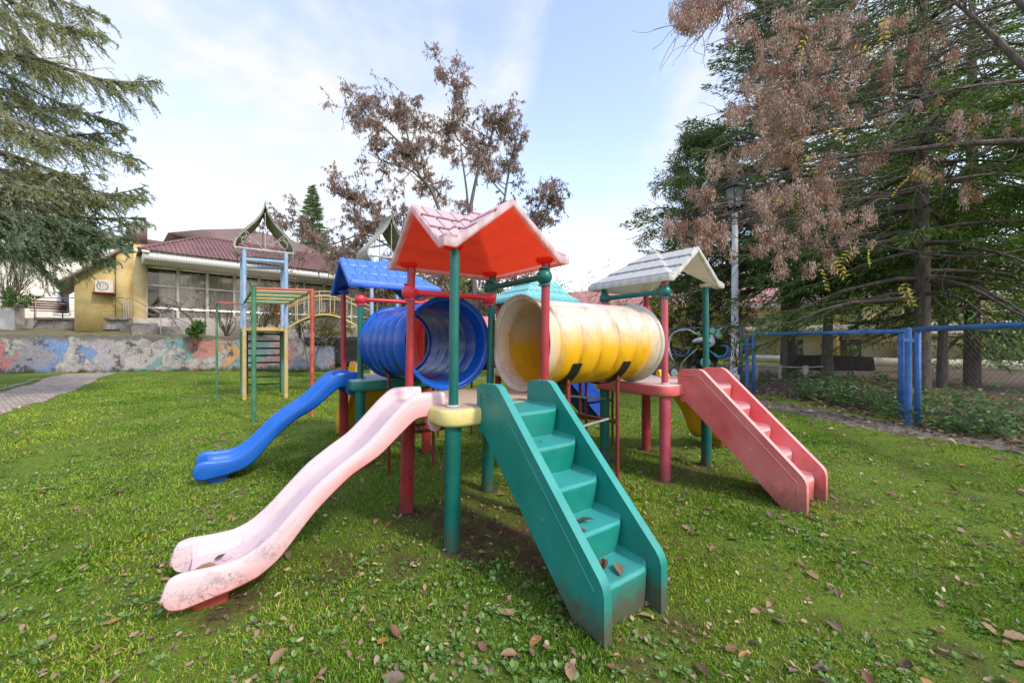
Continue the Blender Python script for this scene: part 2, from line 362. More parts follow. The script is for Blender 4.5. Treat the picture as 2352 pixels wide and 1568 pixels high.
_u, _v, _o = np.array([.8124, .5831]), np.array([-.5831, .8124]), np.array([-.422, 2.8656])
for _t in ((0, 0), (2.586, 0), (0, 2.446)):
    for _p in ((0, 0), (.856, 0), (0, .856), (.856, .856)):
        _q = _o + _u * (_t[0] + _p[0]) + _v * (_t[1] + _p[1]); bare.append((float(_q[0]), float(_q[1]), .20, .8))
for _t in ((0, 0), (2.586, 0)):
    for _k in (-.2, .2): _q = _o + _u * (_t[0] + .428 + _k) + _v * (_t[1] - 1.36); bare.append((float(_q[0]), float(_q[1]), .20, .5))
def m_ground():
    m, t, p, out = new_mat('lawn soil and moss')
    c = mix(t, mrange(t, noise(t, 1.1, 6, .6), .35, .65), (.15, .24, .025), (.10, .135, .025))
    c = mix(t, mrange(t, noise(t, 14, 6, .7), .45, .62), c, (.16, .20, .03))
    c = mix(t, math_(t, 'MULTIPLY', mrange(t, noise(t, 2.6, 8, .7), .52, .66), .6), c, (.085, .06, .03))
    tc = N(t, 'ShaderNodeTexCoord'); msk = None
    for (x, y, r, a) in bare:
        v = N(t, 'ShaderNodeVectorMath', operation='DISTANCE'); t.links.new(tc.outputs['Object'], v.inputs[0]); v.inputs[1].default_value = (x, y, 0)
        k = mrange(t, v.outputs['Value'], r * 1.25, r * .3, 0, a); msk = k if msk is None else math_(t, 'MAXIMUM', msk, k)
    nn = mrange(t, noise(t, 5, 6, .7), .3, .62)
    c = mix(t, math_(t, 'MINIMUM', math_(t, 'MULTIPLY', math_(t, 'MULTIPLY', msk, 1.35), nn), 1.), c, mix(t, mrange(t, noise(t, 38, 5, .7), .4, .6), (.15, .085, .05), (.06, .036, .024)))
    t.links.new(c, p.inputs['Base Color']); p.inputs['Roughness'].default_value = .95; p.inputs['Specular IOR Level'].default_value = .15
    h = math_(t, 'ADD', noise(t, 40, 6, .7), math_(t, 'MULTIPLY', noise(t, 9, 4), .8)); bump(t, p, h, .9, .035)
    return m
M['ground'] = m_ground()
def ground():
    xs = np.concatenate([[-400, -120, -60], np.linspace(-36, 30, 133), [60, 120, 400]])
    ys = np.concatenate([[-400, -100, -30, -10], np.linspace(-4, 34, 90), [60, 120, 600]])
    X, Y = np.meshgrid(xs, ys, indexing='ij'); Z = gz(X, Y)
    Z[(np.abs(X) > 40) | (Y > 40)] = -.02
    mb = MB().grid(np.dstack([X, Y, Z])); o = mb.build('ground', M['ground'], smooth=True, angle=80, fix=False, kind='structure')
ground()
def ribbon(name, P, wd, mat, dz=.012, n2=8, **k):
    P = np.asarray(P); T = np.gradient(P, axis=0); T /= np.linalg.norm(T, axis=1)[:, None]; Nn = np.c_[T[:, 1], -T[:, 0]]
    q = np.linspace(-1, 1, n2); G = np.zeros((len(P), n2, 3))
    for j, a in enumerate(q):
        ww = wd * a * (1 + .10 * np.sin(np.arange(len(P)) * .9 + a * 3) * (abs(a) > .9))
        XY = P + Nn * ww[:, None]; G[:, j, :2] = XY; G[:, j, 2] = gz(XY[:, 0], XY[:, 1]) + dz - .03 * (abs(a) > .95)
    return MB().grid(G).build(name, mat, fix=False, smooth=True, angle=60, **k)
def m_brick():
    m, t, p, out = new_mat('worn brick paving')
    b = N(t, 'ShaderNodeTexBrick'); tc = N(t, 'ShaderNodeTexCoord'); mp = N(t, 'ShaderNodeMapping'); mp.inputs['Rotation'].default_value = (0, 0, R(35))
    t.links.new(tc.outputs['Object'], mp.inputs[0]); t.links.new(mp.outputs[0], b.inputs[0]); b.inputs['Scale'].default_value = 1
    b.inputs['Brick Width'].default_value = .2; b.inputs['Row Height'].default_value = .1; b.inputs['Mortar Size'].default_value = .006
    b.inputs['Color1'].default_value = (.44, .34, .26, 1); b.inputs['Color2'].default_value = (.36, .29, .23, 1); b.inputs['Mortar'].default_value = (.12, .10, .08, 1)
    c = mix(t, mrange(t, noise(t, 3, 6), .45, .7), b.outputs[0], (.20, .17, .12)); t.links.new(c, p.inputs['Base Color']); p.inputs['Roughness'].default_value = .85
    bump(t, p, b.outputs['Fac'], -.4, .01); return m
M['brick'] = m_brick()
def m_litter():
    m, t, p, out = new_mat('slabs under moss and leaf litter')
    c = mix(t, mrange(t, noise(t, 6, 8, .7), .42, .6), (.24, .21, .165), (.10, .075, .05))
    c = mix(t, mrange(t, noise(t, 22, 6, .75), .52, .62), c, (.20, .17, .12))
    c = mix(t, math_(t, 'MULTIPLY', mrange(t, noise(t, 2, 5), .5, .62), .7), c, (.05, .085, .02))
    t.links.new(c, p.inputs['Base Color']); p.inputs['Roughness'].default_value = .95
    bump(t, p, noise(t, 30, 6, .7), .9, .03); return m
M['litterpath'] = m_litter()
ribbon('path_brick', PL, .98, M['brick'], .014, kind='structure')
ribbon('path_slabs', PR, .72, M['litterpath'], .014, kind='structure')
# soil bed behind the fence, leaf-covered
def bed():
    G = np.zeros((50, 24, 3)); ys = np.linspace(-2, 26, 50)
    for i, y in enumerate(ys):
        x0 = float(np.interp(y, [-2, 2.6, 5.6, 8.4, 12, 15, 26], [11.0, 9.25, 8.0, 7.05, 6.05, 5.6, 5.6])) + .12 * math.sin(y * 2.1)
        xx = np.linspace(x0, 30, 24); G[i, :, 0] = xx; G[i, :, 1] = y; G[i, :, 2] = gz(xx, np.full(24, y)) + .008
        G[i, 0, 2] -= .03
    m = simple('leaf covered soil', (.13, .085, .058), .95, 0, .5, 9, .9, 26, (.08, .055, .035)); MB().grid(G).build('soil_bed', m, fix=False, smooth=True, angle=60, kind='structure')
bed()
# kerb of the brick path
def kerb():
    P = PL; T = np.gradient(P, axis=0); T /= np.linalg.norm(T, axis=1)[:, None]; Nn = np.c_[T[:, 1], -T[:, 0]]
    mb = MB(); m = simple('concrete kerb', (.36, .33, .27), .9, 0, .4, 7, .5, 30)
    Q = P - Nn * 1.04; k = 1
    for i in range(0, len(Q) - 4, 4):
        a, b = Q[i], Q[i + 4]; L = np.linalg.norm(b - a); an = math.atan2(b[1] - a[1], b[0] - a[0])
        Mx = Matrix.Translation((a[0], a[1], float(gz(a[0], a[1])))) @ Matrix.Rotation(an, 4, 'Z'); mb.box((.01, -.05, -.1), (L - .01, .05, .055), Mx)
    mb.build('kerb', m, bevel=.012, kind='structure')
kerb()
# ---------------------------------------------------------------- play structure
TH = .6225; U = np.array([math.cos(TH), math.sin(TH)]); Vv = np.array([-math.sin(TH), math.cos(TH)])
S = .856; F1 = np.array([-.422, 2.8656]); D12, D13 = 2.586, 2.446
ZT, ZD, ZB, ZC = 2.187, 1.03, 1.941, 2.045
play = empty('playground_set', (F1[0], F1[1], 0), TH, label='colourful plastic climbing set of four roofed towers joined by tunnels, with slides and stairs', cat='playground set')
# everything inside is in the set's own axes: x along U, y along Vv, origin at the nearest post
TW = {1: (0, 0), 2: (D12, 0), 3: (0, D13), 4: (D12, D13)}
# in this frame a face of a tower: centre, outward direction, lateral direction
def face(k, side):
    ox, oy = TW[k]; h = S / 2
    c = {'-x': (0, h), '+x': (S, h), '-y': (h, 0), '+y': (h, S)}[side]
    d = {'-x': (-1, 0), '+x': (1, 0), '-y': (0, -1), '+y': (0, 1)}[side]
    return np.array([ox + c[0], oy + c[1]]), np.array(d, float)
def place(o, k, side, z=0):
    """part built with +X = outward from the face, at the face centre"""
    c, d = face(k, side); o.location = (c[0], c[1], z); o.rotation_euler = (0, 0, math.atan2(d[1], d[0])); return o
def post(k, cx, cy, mat, top=ZT, label=None, lean=(0, 0)):
    ox, oy = TW[k]; mb = MB(); n = 24
    P = [(lean[0], lean[1], -.12), (lean[0] * .6, lean[1] * .6, ZD - .04)]
    mb.tube([(lean[0] * 1.1, lean[1] * 1.1, -.15), (lean[0] * .5, lean[1] * .5, .5), (0, 0, ZD - .06)], .060, 26)
    mb.tube([(0, 0, ZD - .06), (-lean[0] * .5, -lean[1] * .5, 1.6), (-lean[0], -lean[1], top + .02)], .036, 20)
    o = mb.build('post', mat, play, smooth=True, angle=40, label=label); o.location = (ox + cx, oy + cy, 0)
    r = MB().lathe([(.037, 0), (.047, .001), (.047, .010), (.037, .012)], n=24).build('collar', M['ring'], o, smooth=True, angle=40)
    r.location = (0, 0, ZD + .004); return o
def deck(k, mat, label):
    ox, oy = TW[k]; h = S / 2 + .112; rc = .13; pts = []
    for q, (sx, sy) in enumerate(((1, 1), (-1, 1), (-1, -1), (1, -1))):
        for a in np.linspace(q * 90, q * 90 + 90, 9): pts.append((sx * (h - rc) + rc * math.cos(R(a)), sy * (h - rc) + rc * math.sin(R(a))))
    mb = MB(); prof = [(-.035, -.135), (-.008, -.125), (0, -.105), (0, -.03), (-.006, -.012), (-.022, -.002), (-.04, 0)]
    P = np.array(pts); n = len(P); Nn = P / np.linalg.norm(P, axis=1)[:, None]; V = []
    for (o_, z) in prof:
        sc_ = (h + o_) / h; V += [(p[0] * sc_, p[1] * sc_, z) for p in P]
    F = [(i * n + j, i * n + (j + 1) % n, (i + 1) * n + (j + 1) % n, (i + 1) * n + j) for i in range(len(prof) - 1) for j in range(n)]
    F += [tuple(range(n))[::-1], tuple((len(prof) - 1) * n + j for j in range(n))]
    mb.add(V, F); o = mb.build('deck', mat, play, smooth=True, angle=50, label=label); o.location = (ox + S / 2, oy + S / 2, ZD); return o
def roof(k, gables, mat, matin, label, z0=2.175, res=150):
    ox, oy = TW[k]; hs = S / 2 + .135; g = np.linspace(-hs, hs, res); A, Bq = np.meshgrid(g, g, indexing='ij')
    hp, hg, wg = .425, .37, .475
    m = np.maximum(np.abs(A), np.abs(Bq)); H = hp * (1 - m / hs); lat = np.where(np.abs(A) > np.abs(Bq), Bq, A)
    for sd in gables:
        along, acr = {'-x': (-A, Bq), '+x': (A, Bq), '-y': (-Bq, A), '+y': (Bq, A)}[sd]
        G = np.where(along > 0, hg * (1 - np.abs(acr) / wg), -1); sel = G > H; H = np.where(sel, G, H); lat = np.where(sel, along, lat)
    H = np.maximum(H, 0)
    hc = .128; row = np.floor(H / hc); fr = H / hc - row
    step = .013 * (1 - fr) * (H > .004)
    gv = ((lat / .125 + .5 * (row % 2)) % 1); gv = np.minimum(gv, 1 - gv)
    groove = (gv < .055) & (H > .012)
    dirt = np.clip((fr > .86) * 1. + groove * .6 + (H < .012) * .5, 0, 1)
    top = H + step - groove * .009 + .034
    T = np.dstack([A, Bq, top]); mb = MB().grid(T)
    # shell edge: turn down and in
    n = res
    ring = [(i, 0) for i in range(n)] + [(n - 1, j) for j in range(1, n)] + [(i, n - 1) for i in range(n - 2, -1, -1)] + [(0, j) for j in range(n - 2, 0, -1)]
    out = []
    for (i, j) in ring:
        a, b, z = A[i, j], Bq[i, j], H[i, j]; out.append((a, b, z))
    out = np.array(out); base = np.array([(a, b, top[i, j]) for (i, j), (a, b, z) in zip(ring, out)])
    r = len(ring); nrm = out[:, :2] / np.linalg.norm(out[:, :2], axis=1)[:, None]
    rows = []
    for (o_, dz) in ((.0, 0), (.014, -.008), (.018, -.025), (.018, -.052), (.010, -.064), (-.016, -.064), (-.030, -.045)):
        q = base.copy(); q[:, :2] += nrm * o_; q[:, 2] = out[:, 2] + .034 + dz + (.008 if dz == 0 else 0); rows.append(q)
    rows[0] = base
    V = np.concatenate(rows); F = [(i * r + j, (i + 1) * r + j, (i + 1) * r + (j + 1) % r, i * r + (j + 1) % r) for i in range(len(rows) - 1) for j in range(r)]
    mb.add(V, F); nv = T.shape[0] * T.shape[1]
    o = mb.build('roof', mat, play, smooth=True, angle=28, label=label)
    at = o.data.attributes.new('dirt', 'FLOAT', 'POINT'); dv = np.zeros(len(o.data.vertices), dtype=np.float32); dv[:nv] = dirt.ravel()
    dv[nv:] = np.tile((np.sin(np.arange(r) * .37) > .2) * .22, len(rows)); at.data.foreach_set('value', dv)
    o.location = (ox + S / 2, oy + S / 2, z0)
    # smooth lining below with sockets for the posts
    q = np.linspace(-hs + .028, hs - .028, 60); a2, b2 = np.meshgrid(q, q, indexing='ij'); m2 = np.maximum(np.abs(a2), np.abs(b2))
    H2 = hp * (1 - m2 / hs)
    for sd in gables:
        along, acr = {'-x': (-a2, b2), '+x': (a2, b2), '-y': (-b2, a2), '+y': (b2, a2)}[sd]
        H2 = np.maximum(H2, np.where(along > 0, hg * (1 - np.abs(acr) / wg), 0))
    L = MB().grid(np.dstack([a2, b2, H2 - .012]))
    for sx in (-1, 1):
        for sy in (-1, 1): L.lathe([(.078, .022), (.072, .008), (.062, -.012), (.045, -.016)], (sx * S / 2, sy * S / 2, 0), 20)
    l = L.build('roof_lining', matin, o, smooth=True, angle=60, fix=False)
    return o
def rail(k, p, q, z, mat, label, twist=0):
    ox, oy = TW[k]; a = np.array([ox + p[0], oy + p[1], z]); b = np.array([ox + q[0], oy + q[1], z]); mb = MB()
    mb.tube([a, b], .027, 16); d = (b - a) / np.linalg.norm(b - a)
    for c in (a, b):
        mb.sphere(c, .066, 16, sz=1.06)
        s = d if c is a else -d
        mb.tube([c + s * .05, c + s * .085], [.045, .030], 16)
        mb.lathe([(.040, -.078), (.050, -.076), (.050, -.064), (.040, -.062)], c, 20); mb.lathe([(.040, .062), (.048, .064), (.048, .074), (.040, .076)], c, 20)
    return mb.build('rail', mat, play, smooth=True, angle=50, label=label)
PG, PRd, PP = M['postgreen'], M['postred'], M['postpink']
post(1, 0, 0, PG, label='green post at the yellow deck corner, nearest the viewer', lean=(-.010, .004)); post(1, 0, S, PRd, label='red post beside the pink slide', lean=(-.02, .008)); post(1, S, 0, PRd, label='red post behind the green stairs', lean=(-.014, .004))
post(1, S, S, PG, label='green post between the two tunnels', lean=(-.028, .008))
post(2, 0, 0, PP, label='faded pinkish post at the pink deck corner', lean=(.006, 0)); post(2, S, 0, PG, label='green post beside the red stairs', lean=(.008, 0)); post(2, 0, S, PG, lean=(.004, 0)); post(2, S, S, PRd)
post(3, 0, 0, PG, label='green post under the blue roof'); post(3, 0, S, PRd, label='red post at the blue slide', lean=(.006, 0)); post(3, S, 0, PRd); post(3, S, S, PG)
for a in ((0, 0), (0, S), (S, 0), (S, S)): post(4, a[0], a[1], PG if a[0] == a[1] else PRd)
deck(1, M['creamdeck'], 'dusty cream yellow deck'); deck(2, M['pinkdeck'], 'faded pink deck'); deck(3, M['greendeck'], 'green deck with pale top'); deck(4, M['creamdeck'], 'far yellow deck')
roof(1, ('-x', '-y'), M['roofred'], M['roofredin'], 'pinkish white tiled roof with a glowing red underside')
roof(2, ('-y', '+x'), M['roofwhite'], M['roofwhitein'], 'white tiled roof with dirty joints')
roof(3, ('-x', '+y'), M['roofblue'], M['roofbluein'], 'blue tiled roof')
roof(4, ('+x',), M['roofteal'], M['rooftealin'], 'turquoise tiled roof at the back')
rail(1, (0, S), (S, S), ZB, M['railred'], 'glossy red rail above the blue tunnel'); rail(1, (S, S), (S, 0), ZC, M['railgreen'], 'green rail above the yellow tunnel')
rail(2, (0, 0), (0, S), ZC, M['railgreen'], 'green rail under the white roof'); rail(2, (0, S), (S, S), ZB, M['railred'], None)
rail(3, (0, 0), (S, 0), ZC - .03, M['railred'], 'red rail under the blue roof'); rail(3, (S, 0), (S, S), ZB, M['railgreen'], None)

RT = [(-.02, 1.115), (.08, 1.12), (.22, 1.12), (.32, 1.045), (.46, .90), (.57, .795), (.70, .715), (.85, .61), (.97, .49), (1.09, .365), (1.19, .285), (1.28, .25), (1.40, .25), (1.52, .26), (1.575, .245), (1.60, .20), (1.608, .15)]
BT = [(-.02, .93), (.10, .93), (.21, .925), (.31, .84), (.47, .70), (.66, .60), (.77, .51), (.88, .41), (.98, .29), (1.07, .18), (1.17, .11), (1.32, .075), (1.52, .05), (1.575, .065), (1.60, .10), (1.608, .14)]
def slide(k, side, mat, matfoot, label, footlabel=None):
    s = np.unique(np.concatenate([np.linspace(-.02, 1.5, 90), np.linspace(1.5, 1.608, 16)]))
    rt = np.array(RT); bt = np.array(BT)
    def sm(v, n=2):
        v = v.copy()
        for _ in range(n): v[1:-1] = (v[:-2] + 2 * v[1:-1] + v[2:]) / 4
        return v
    top = sm(np.interp(s, rt[:, 0], rt[:, 1]), 4); bot = sm(np.interp(s, bt[:, 0], bt[:, 1]), 4)
    fl = top - .105; fl = np.where(s < .2, np.minimum(fl, 1.035), fl)
    fl = np.where(s > 1.46, fl - (np.clip(s, 0, 1.50) - 1.46) * .4, fl); fl = np.maximum(fl, bot + .01)
    sec = lambda t, b, f: [(-.225, b), (-.252, b + .022), (-.262, (t + b) / 2), (-.256, t - .030), (-.249, t - .010), (-.236, t), (-.222, t - .002), (-.210, t - .014), (-.203, t - .038), (-.194, f + .022), (-.178, f + .005), (-.14, f), (0, f - .003)]
    ic = int(np.searchsorted(s, 1.485)); X = []; Lb = {-1: [], 1: []}
    for i in range(len(s)):
        h = sec(top[i], bot[i], fl[i]); full = h + [(-a, z) for a, z in h[:-1][::-1]]
        full += [(.12, bot[i] + .004), (-.12, bot[i] + .004), (-.225, bot[i])]
        if i <= ic: X.append([(s[i], a, z) for a, z in full])
        if i >= ic:
            lb = h[:9] + [(-.200, bot[i] + .012), (-.225, bot[i])]
            for sg in (-1, 1): Lb[sg].append([(s[i], -sg * a, z) for a, z in lb])
    X = np.array(X); mb = MB().grid(X)
    for e in (0, -1): mb.add(X[e][:-1], [tuple(range(len(X[e]) - 1))])
    for sg in (-1, 1):
        Y = np.array(Lb[sg]); mb.grid(Y); mb.add(Y[-1][:-1], [tuple(range(len(Y[-1]) - 1))])
    # hooked lugs that hang the slide on the deck edge
    for sg in (-1, 1):
        y0, y1 = (-.255, -.205) if sg < 0 else (.205, .255)
        poly = [(.12, .97), (.12, .90), (.10, .845), (.06, .825), (.02, .845), (.005, .90), (.0, .97)]
        mb.prism(poly, lambda a, z: (a, y0, z), lambda a, z: (a, y1, z))
    # raised side moulding line
    for sg in (-1, 1):
        P = [(a, sg * .256, z - .055) for a, z in zip(s[6:-18], top[6:-18])]; mb.tube(P, .004, 5)
    mb.box((-.14, -.17, 1.026), (.02, .17, 1.04))
    o = mb.build('slide', mat, play, smooth=True, angle=38, label=label); place(o, k, side)
    f = MB(); f.prism([(1.30, .12), (1.315, .005), (1.325, -.03), (1.475, -.03), (1.485, .005), (1.49, .10)], lambda a, z: (a, -.15, z), lambda a, z: (a, .15, z))
    f.build('slide_foot', matfoot, o, bevel=.02, label=footlabel); return o
slide(1, '-x', M['pink'], M['footred'], 'slide bleached pink and white, nearest the viewer', 'bright red foot block')
slide(3, '-x', M['blue'], M['blue'], 'glossy blue slide'); slide(2, '+x', M['yellow'], M['yellow'], 'yellow slide behind the red stairs').scale = (.72, 1, 1)
def stairs(k, side, mat, label, sc_=1.):
    outl = [(.07, .90), (.05, .93), (.05, 1.14), (.065, 1.175), (.10, 1.195), (.29, 1.205), (.335, 1.185), (.37, 1.15), (1.225, .325), (1.25, .29), (1.262, .245), (1.262, .01), (1.262, -.05), (1.12, -.05), (1.09, -.02), (.26, .74), (.14, .845), (.11, .835), (.085, .85)]
    o = None
    for sg in (-1, 1):
        mb = MB(); y0, y1 = sorted((sg * .205, sg * .262))
        mb.prism(outl, lambda a, z: (a, y0, z), lambda a, z: (a, y1, z))
        if o is None: o = place(empty('stairs'), k, side); o.parent = play; tag(o, label)
        # moulded inset line and bolt heads on the outer face
        ins = curve([(.10, .90), (.10, 1.10), (.13, 1.13), (.275, 1.13), (.33, 1.09), (.75, .685), (1.15, .295), (1.19, .23), (1.19, .02)], 60)
        mb.tube([(a, sg * .2625, z) for a, z in ins], .0042, 14)
        for (ba, bz) in ((.12, .93), (.12, 1.09), (.80, .46)): mb.sphere((ba, sg * .262, bz), .011, 14, sy=.6)
        mb.build('side_panel', mat, o, bevel=.019)
    P = [(-.02, 1.033), (.40, 1.012), (.418, 1.0), (.42, .985), (.398, .825), (.60, .815), (.615, .80), (.617, .785), (.592, .625), (.795, .615), (.81, .60), (.812, .585), (.785, .425), (.985, .415), (1.0, .40), (1.002, .385), (.975, .225), (1.165, .215), (1.182, .20), (1.185, .185), (1.17, -.05), (1.10, -.05), (.25, .73), (.12, .84), (-.02, .90)]
    # cylindrical fillet where tread meets the panel is left to the bevel
    mb = MB(); n = 7; ys = [-.205, -.192, -.17, 0, .17, .192, .205]; lift = [.03, .010, 0, 0, 0, .010, .03]
    X = []
    for y, l in zip(ys, lift):
        X.append([(a - (l * .7 if 0 < i < 21 else 0), y, z + (l if 0 < i < 21 else 0)) for i, (a, z) in enumerate(P)])
    X = np.array(X); X = np.concatenate([X, X[:, :1]], axis=1); mb.grid(X)
    mb.build('treads', mat, o, bevel=.010); return o
stairs(1, '-y', M['greenstair'], 'green stairs in front, five treads'); stairs(2, '-y', M['redstair'], 'faded red stairs on the right')
stairs(4, '+x', M['bluestair'], 'dark blue stairs at the back'); stairs(3, '+y', M['yellow'], 'yellow stairs behind the green deck')

def tunnel(p, q, mat, ribs, label, deep=.03, r0=.395, rf=.458, zc=1.485):
    p = np.array(p, float); q = np.array(q, float); Lh = np.linalg.norm(q - p); ax = (q - p) / Lh; side = np.array([-ax[1], ax[0]])
    nu, nv = 220, 72; t = np.linspace(0, Lh, nu); a = np.linspace(0, 2 * np.pi, nv, endpoint=False)
    fw = .17; e = np.minimum(t, Lh - t); k = np.clip(1 - e / fw, 0, 1)
    base = r0 + (rf - r0 - .012) * k ** 1.6 + .012 * (e < .028) - .006 * ((e > .028) & (e < .04))
    ph = np.clip((t - fw) / (Lh - 2 * fw), 0, 1) * ribs; saw = np.abs(np.sin(np.pi * ph)) ** .55
    amp = deep * (e > fw)
    el = np.sin(a); mask = np.clip((np.cos(a * 1.) * 0 + 1 - np.clip((el - .52) / .28, 0, 1) - np.clip((-el - .62) / .25, 0, 1)), 0, 1); mask = mask * mask * (3 - 2 * mask)
    Rr = base[:, None] + amp[:, None] * saw[:, None] * (mask[None, :] * 1.) + (amp[:, None] * .55) * (1 - mask[None, :])
    X = np.zeros((nu, nv + 1, 3)); aa = np.append(a, 2 * np.pi); RR = np.hstack([Rr, Rr[:, :1]])
    for j in range(nv + 1):
        off = side[None, :] * (RR[:, j] * math.cos(aa[j]))[:, None]
        X[:, j, :2] = ax[None, :] * (t - Lh / 2)[:, None] + off; X[:, j, 2] = RR[:, j] * math.sin(aa[j])
    Y = X.copy(); Ri = base[:, None] - .012 + amp[:, None] * (.10 * saw[:, None] + .25) + 0 * RR
    for j in range(nv + 1):
        Y[:, j, :2] = ax[None, :] * (t - Lh / 2)[:, None] + side[None, :] * (Ri[:, j] * math.cos(aa[j]))[:, None]; Y[:, j, 2] = Ri[:, j] * math.sin(aa[j])
    mb = MB().grid(X).grid(Y[::-1]); mb.grid(np.stack([Y[0], X[0]])); mb.grid(np.stack([X[-1], Y[-1]]))
    o = mb.build('tunnel', mat, play, smooth=True, angle=60, fix=False, label=label)
    bm = bmesh.new(); bm.from_mesh(o.data); bmesh.ops.remove_doubles(bm, verts=bm.verts[:], dist=1e-5)
    fl = bm.verts.layers.float.new('flange')
    for v in bm.verts:
        tt = (v.co.x * ax[0] + v.co.y * ax[1]) + Lh / 2; ee = min(tt, Lh - tt); v[fl] = float(np.clip(1.35 - ee / fw, 0, 1))
    bm.to_mesh(o.data); bm.free()
    c = (p + q) / 2; o.location = (c[0], c[1], zc)
    # seam lines of the two half shells
    for sg in (-1, 1):
        an = math.pi / 2 + sg * .62; P = []
        for i in range(3, nu - 3, 4):
            r_ = float(np.interp(an % (2 * np.pi), a, Rr[i])) + .001
            P.append((*(ax * (t[i] - Lh / 2) + side * r_ * math.cos(an)), r_ * math.sin(an)))
        MB().tube(P, .005, 5).build('seam', mat, o, smooth=True)
    return o
g = .045
ty = tunnel((S + g, S / 2), (D12 - g, S / 2), M['tubeyellow'], 5, 'ribbed tunnel, yellow below and bleached white on top', .045)
tb = tunnel((S / 2, S + g), (S / 2, D13 - g), M['tubeblue'], 5, 'glossy blue ribbed tunnel', .056)
tunnel((S + g, D13 + S / 2), (D12 - g, D13 + S / 2), M['tubered'], 5, 'salmon red tunnel at the back')
tunnel((D12 + S / 2, S + g), (D12 + S / 2, D13 - g), M['tubeblue'], 5, 'blue tunnel at the far right')
def cradle(cx, cy, along, label):
    """saddle plate under a tunnel with two thin legs and a cross bar; along: 'x' or 'y' is the tunnel axis"""
    e = empty('tunnel_support', (cx, cy, 0), 0 if along == 'x' else math.pi / 2); e.parent = play; tag(e, label)
    X = np.zeros((2, 24, 3)); n = 24
    mb = MB(); aa = np.linspace(R(205), R(335), n); r = .445
    outer = np.array([[(x, r * math.cos(a), 1.485 + r * math.sin(a)) for a in aa] for x in (-.06, .06)]); mb.grid(outer)
    inner = np.array([[(x, (r - .006) * math.cos(a), 1.485 + (r - .006) * math.sin(a)) for a in aa] for x in (.06, -.06)]); mb.grid(inner)
    mb.build('saddle_plate', M['black'], e, smooth=True, angle=50)
    for sy in (-1, 1):
        l = MB().bar((0, sy * .27, -.12), (0, sy * .27, 1.125), .019, 10); l.box((-.012, sy * .27 - .014, 1.06), (.012, sy * .27 + .014, 1.16)); l.sphere((.0, sy * .285, 1.10), .014, 8)
        l.build('leg', M['rustred'], e, smooth=True, angle=50)
    c = MB().tube([(0, -.27, .66), (0, -.20, .66)], [.03, .018], 10).tube([(0, .27, .66), (0, .20, .66)], [.03, .018], 10).bar((0, -.22, .66), (0, .22, .66), .017, 8)
    c.build('cross_bar', M['rustred'], e, smooth=True, angle=50)
cradle(S + .42, S / 2, 'x', None); cradle(S + 1.13, S / 2, 'x', None)
cradle(S / 2, S + .38, 'y', None); cradle(S / 2, S + 1.02, 'y', None)
cradle(D12 + S / 2 - .1, S + .38, 'y', None); cradle(S + 1.1, D13 + S / 2, 'x', None); cradle(S + .5, D13 + S / 2, 'x', None)
def P3(p): q = p[:2] - F1; return np.array([q @ U, q @ Vv, p[2]])
# pale galvanised stay pipes
for a, b in ((W(2420 / 1.7415, 1595 / 1.7415, 5.0), W(2240 / 1.7415, 1580 / 1.7415, 4.0)), ((W(2432 / 1.7415, 1675 / 1.7415, 3.9)), W(2330 / 1.7415, 1705 / 1.7415, 3.45))):
    MB().bar(P3(a), P3(b), .012, 10).build('stay_pipe', M['galv'], play, smooth=True, angle=50)
MB().bar(P3(W(964, 958, 3.6)), P3(W(1006, 979, 3.05)), .014, 12).build('stay_pipe', M['galv'], play, smooth=True, angle=50)
MB().tube([P3(W(958, 986, 3.7)), P3(W(965, 990, 3.6)), P3(W(1022, 982, 3.35))], [.03, .017, .016], 10).build('stay_pipe', M['rustred'], play, smooth=True, angle=50, label='rusty red stay pipe')

# ---------------------------------------------------------------- climbing frame with the two onion roofs and the arched bridge
cf = empty('climbing_frame', (-5.5, 9.5, 0), label='old painted steel climbing frame with monkey bars, arched bridge and two onion shaped tin roofs', cat='climbing frame')
c0 = np.array([-5.5, 9.5, 0])
def Q(px, py, Z): return W(px, py, Z) - c0
def pole(x, Z, zt, r, mat, label=None, zb=-.1, x2=None):
    X = (x - CX) / FPX * Z - c0[0]; a = (X, Z - c0[1], zb); b = (X, Z - c0[1], zt)
    return MB().tube([a, b], r, 14).build('post', mat, cf, smooth=True, angle=50, label=label)
pole(583, 7.5, 2.53, .042, M['greenpaint'], 'green post of the monkey bars'); pole(717, 8.2, 2.58, .042, M['redpaint'], 'red post of the monkey bars')
pole(498, 10.2, 2.53, .026, M['greenpaint'], 'thin dark green post')
A1, A2, A3, A4 = (561, 10.3), (657, 10.7), (556, 11.3), (649, 11.6)
for (x, Z), l in ((A1, 1), (A2, 1), (A3, 0), (A4, 0)):
    pole(x, Z, 1.86, .052, M['yellowpaint'] if l else M['greenpaint'], None)
    pole(x, Z, 3.88, .052, M['lightblue'], 'light blue upper post', zb=1.86)
def gnd(p): return np.array([(p[0] - CX) / FPX * p[1] - c0[0], p[1] - c0[1], 0])
g1, g2, g3, g4 = map(gnd, (A1, A2, A3, A4))
up = np.array([0, 0, 1.])
pf = MB()
for a, b in ((g1, g2), (g2, g4), (g4, g3), (g3, g1)): pf.bar(a + up * 1.80, b + up * 1.80, .04, 8)
d = g3 - g1
for i in range(7):
    a = g1 + d * (i + .1) / 7; b = g2 + (g4 - g2) * (i + .1) / 7; a2 = g1 + d * (i + .95) / 7; b2 = g2 + (g4 - g2) * (i + .95) / 7
    pf.add([p + up * z for z in (1.84, 1.875) for p in (a, b, b2, a2)], [(0, 3, 2, 1), (4, 5, 6, 7), (0, 1, 5, 4), (1, 2, 6, 5), (2, 3, 7, 6), (3, 0, 4, 7)])
pf.build('platform', M['yellowpaint'], cf)
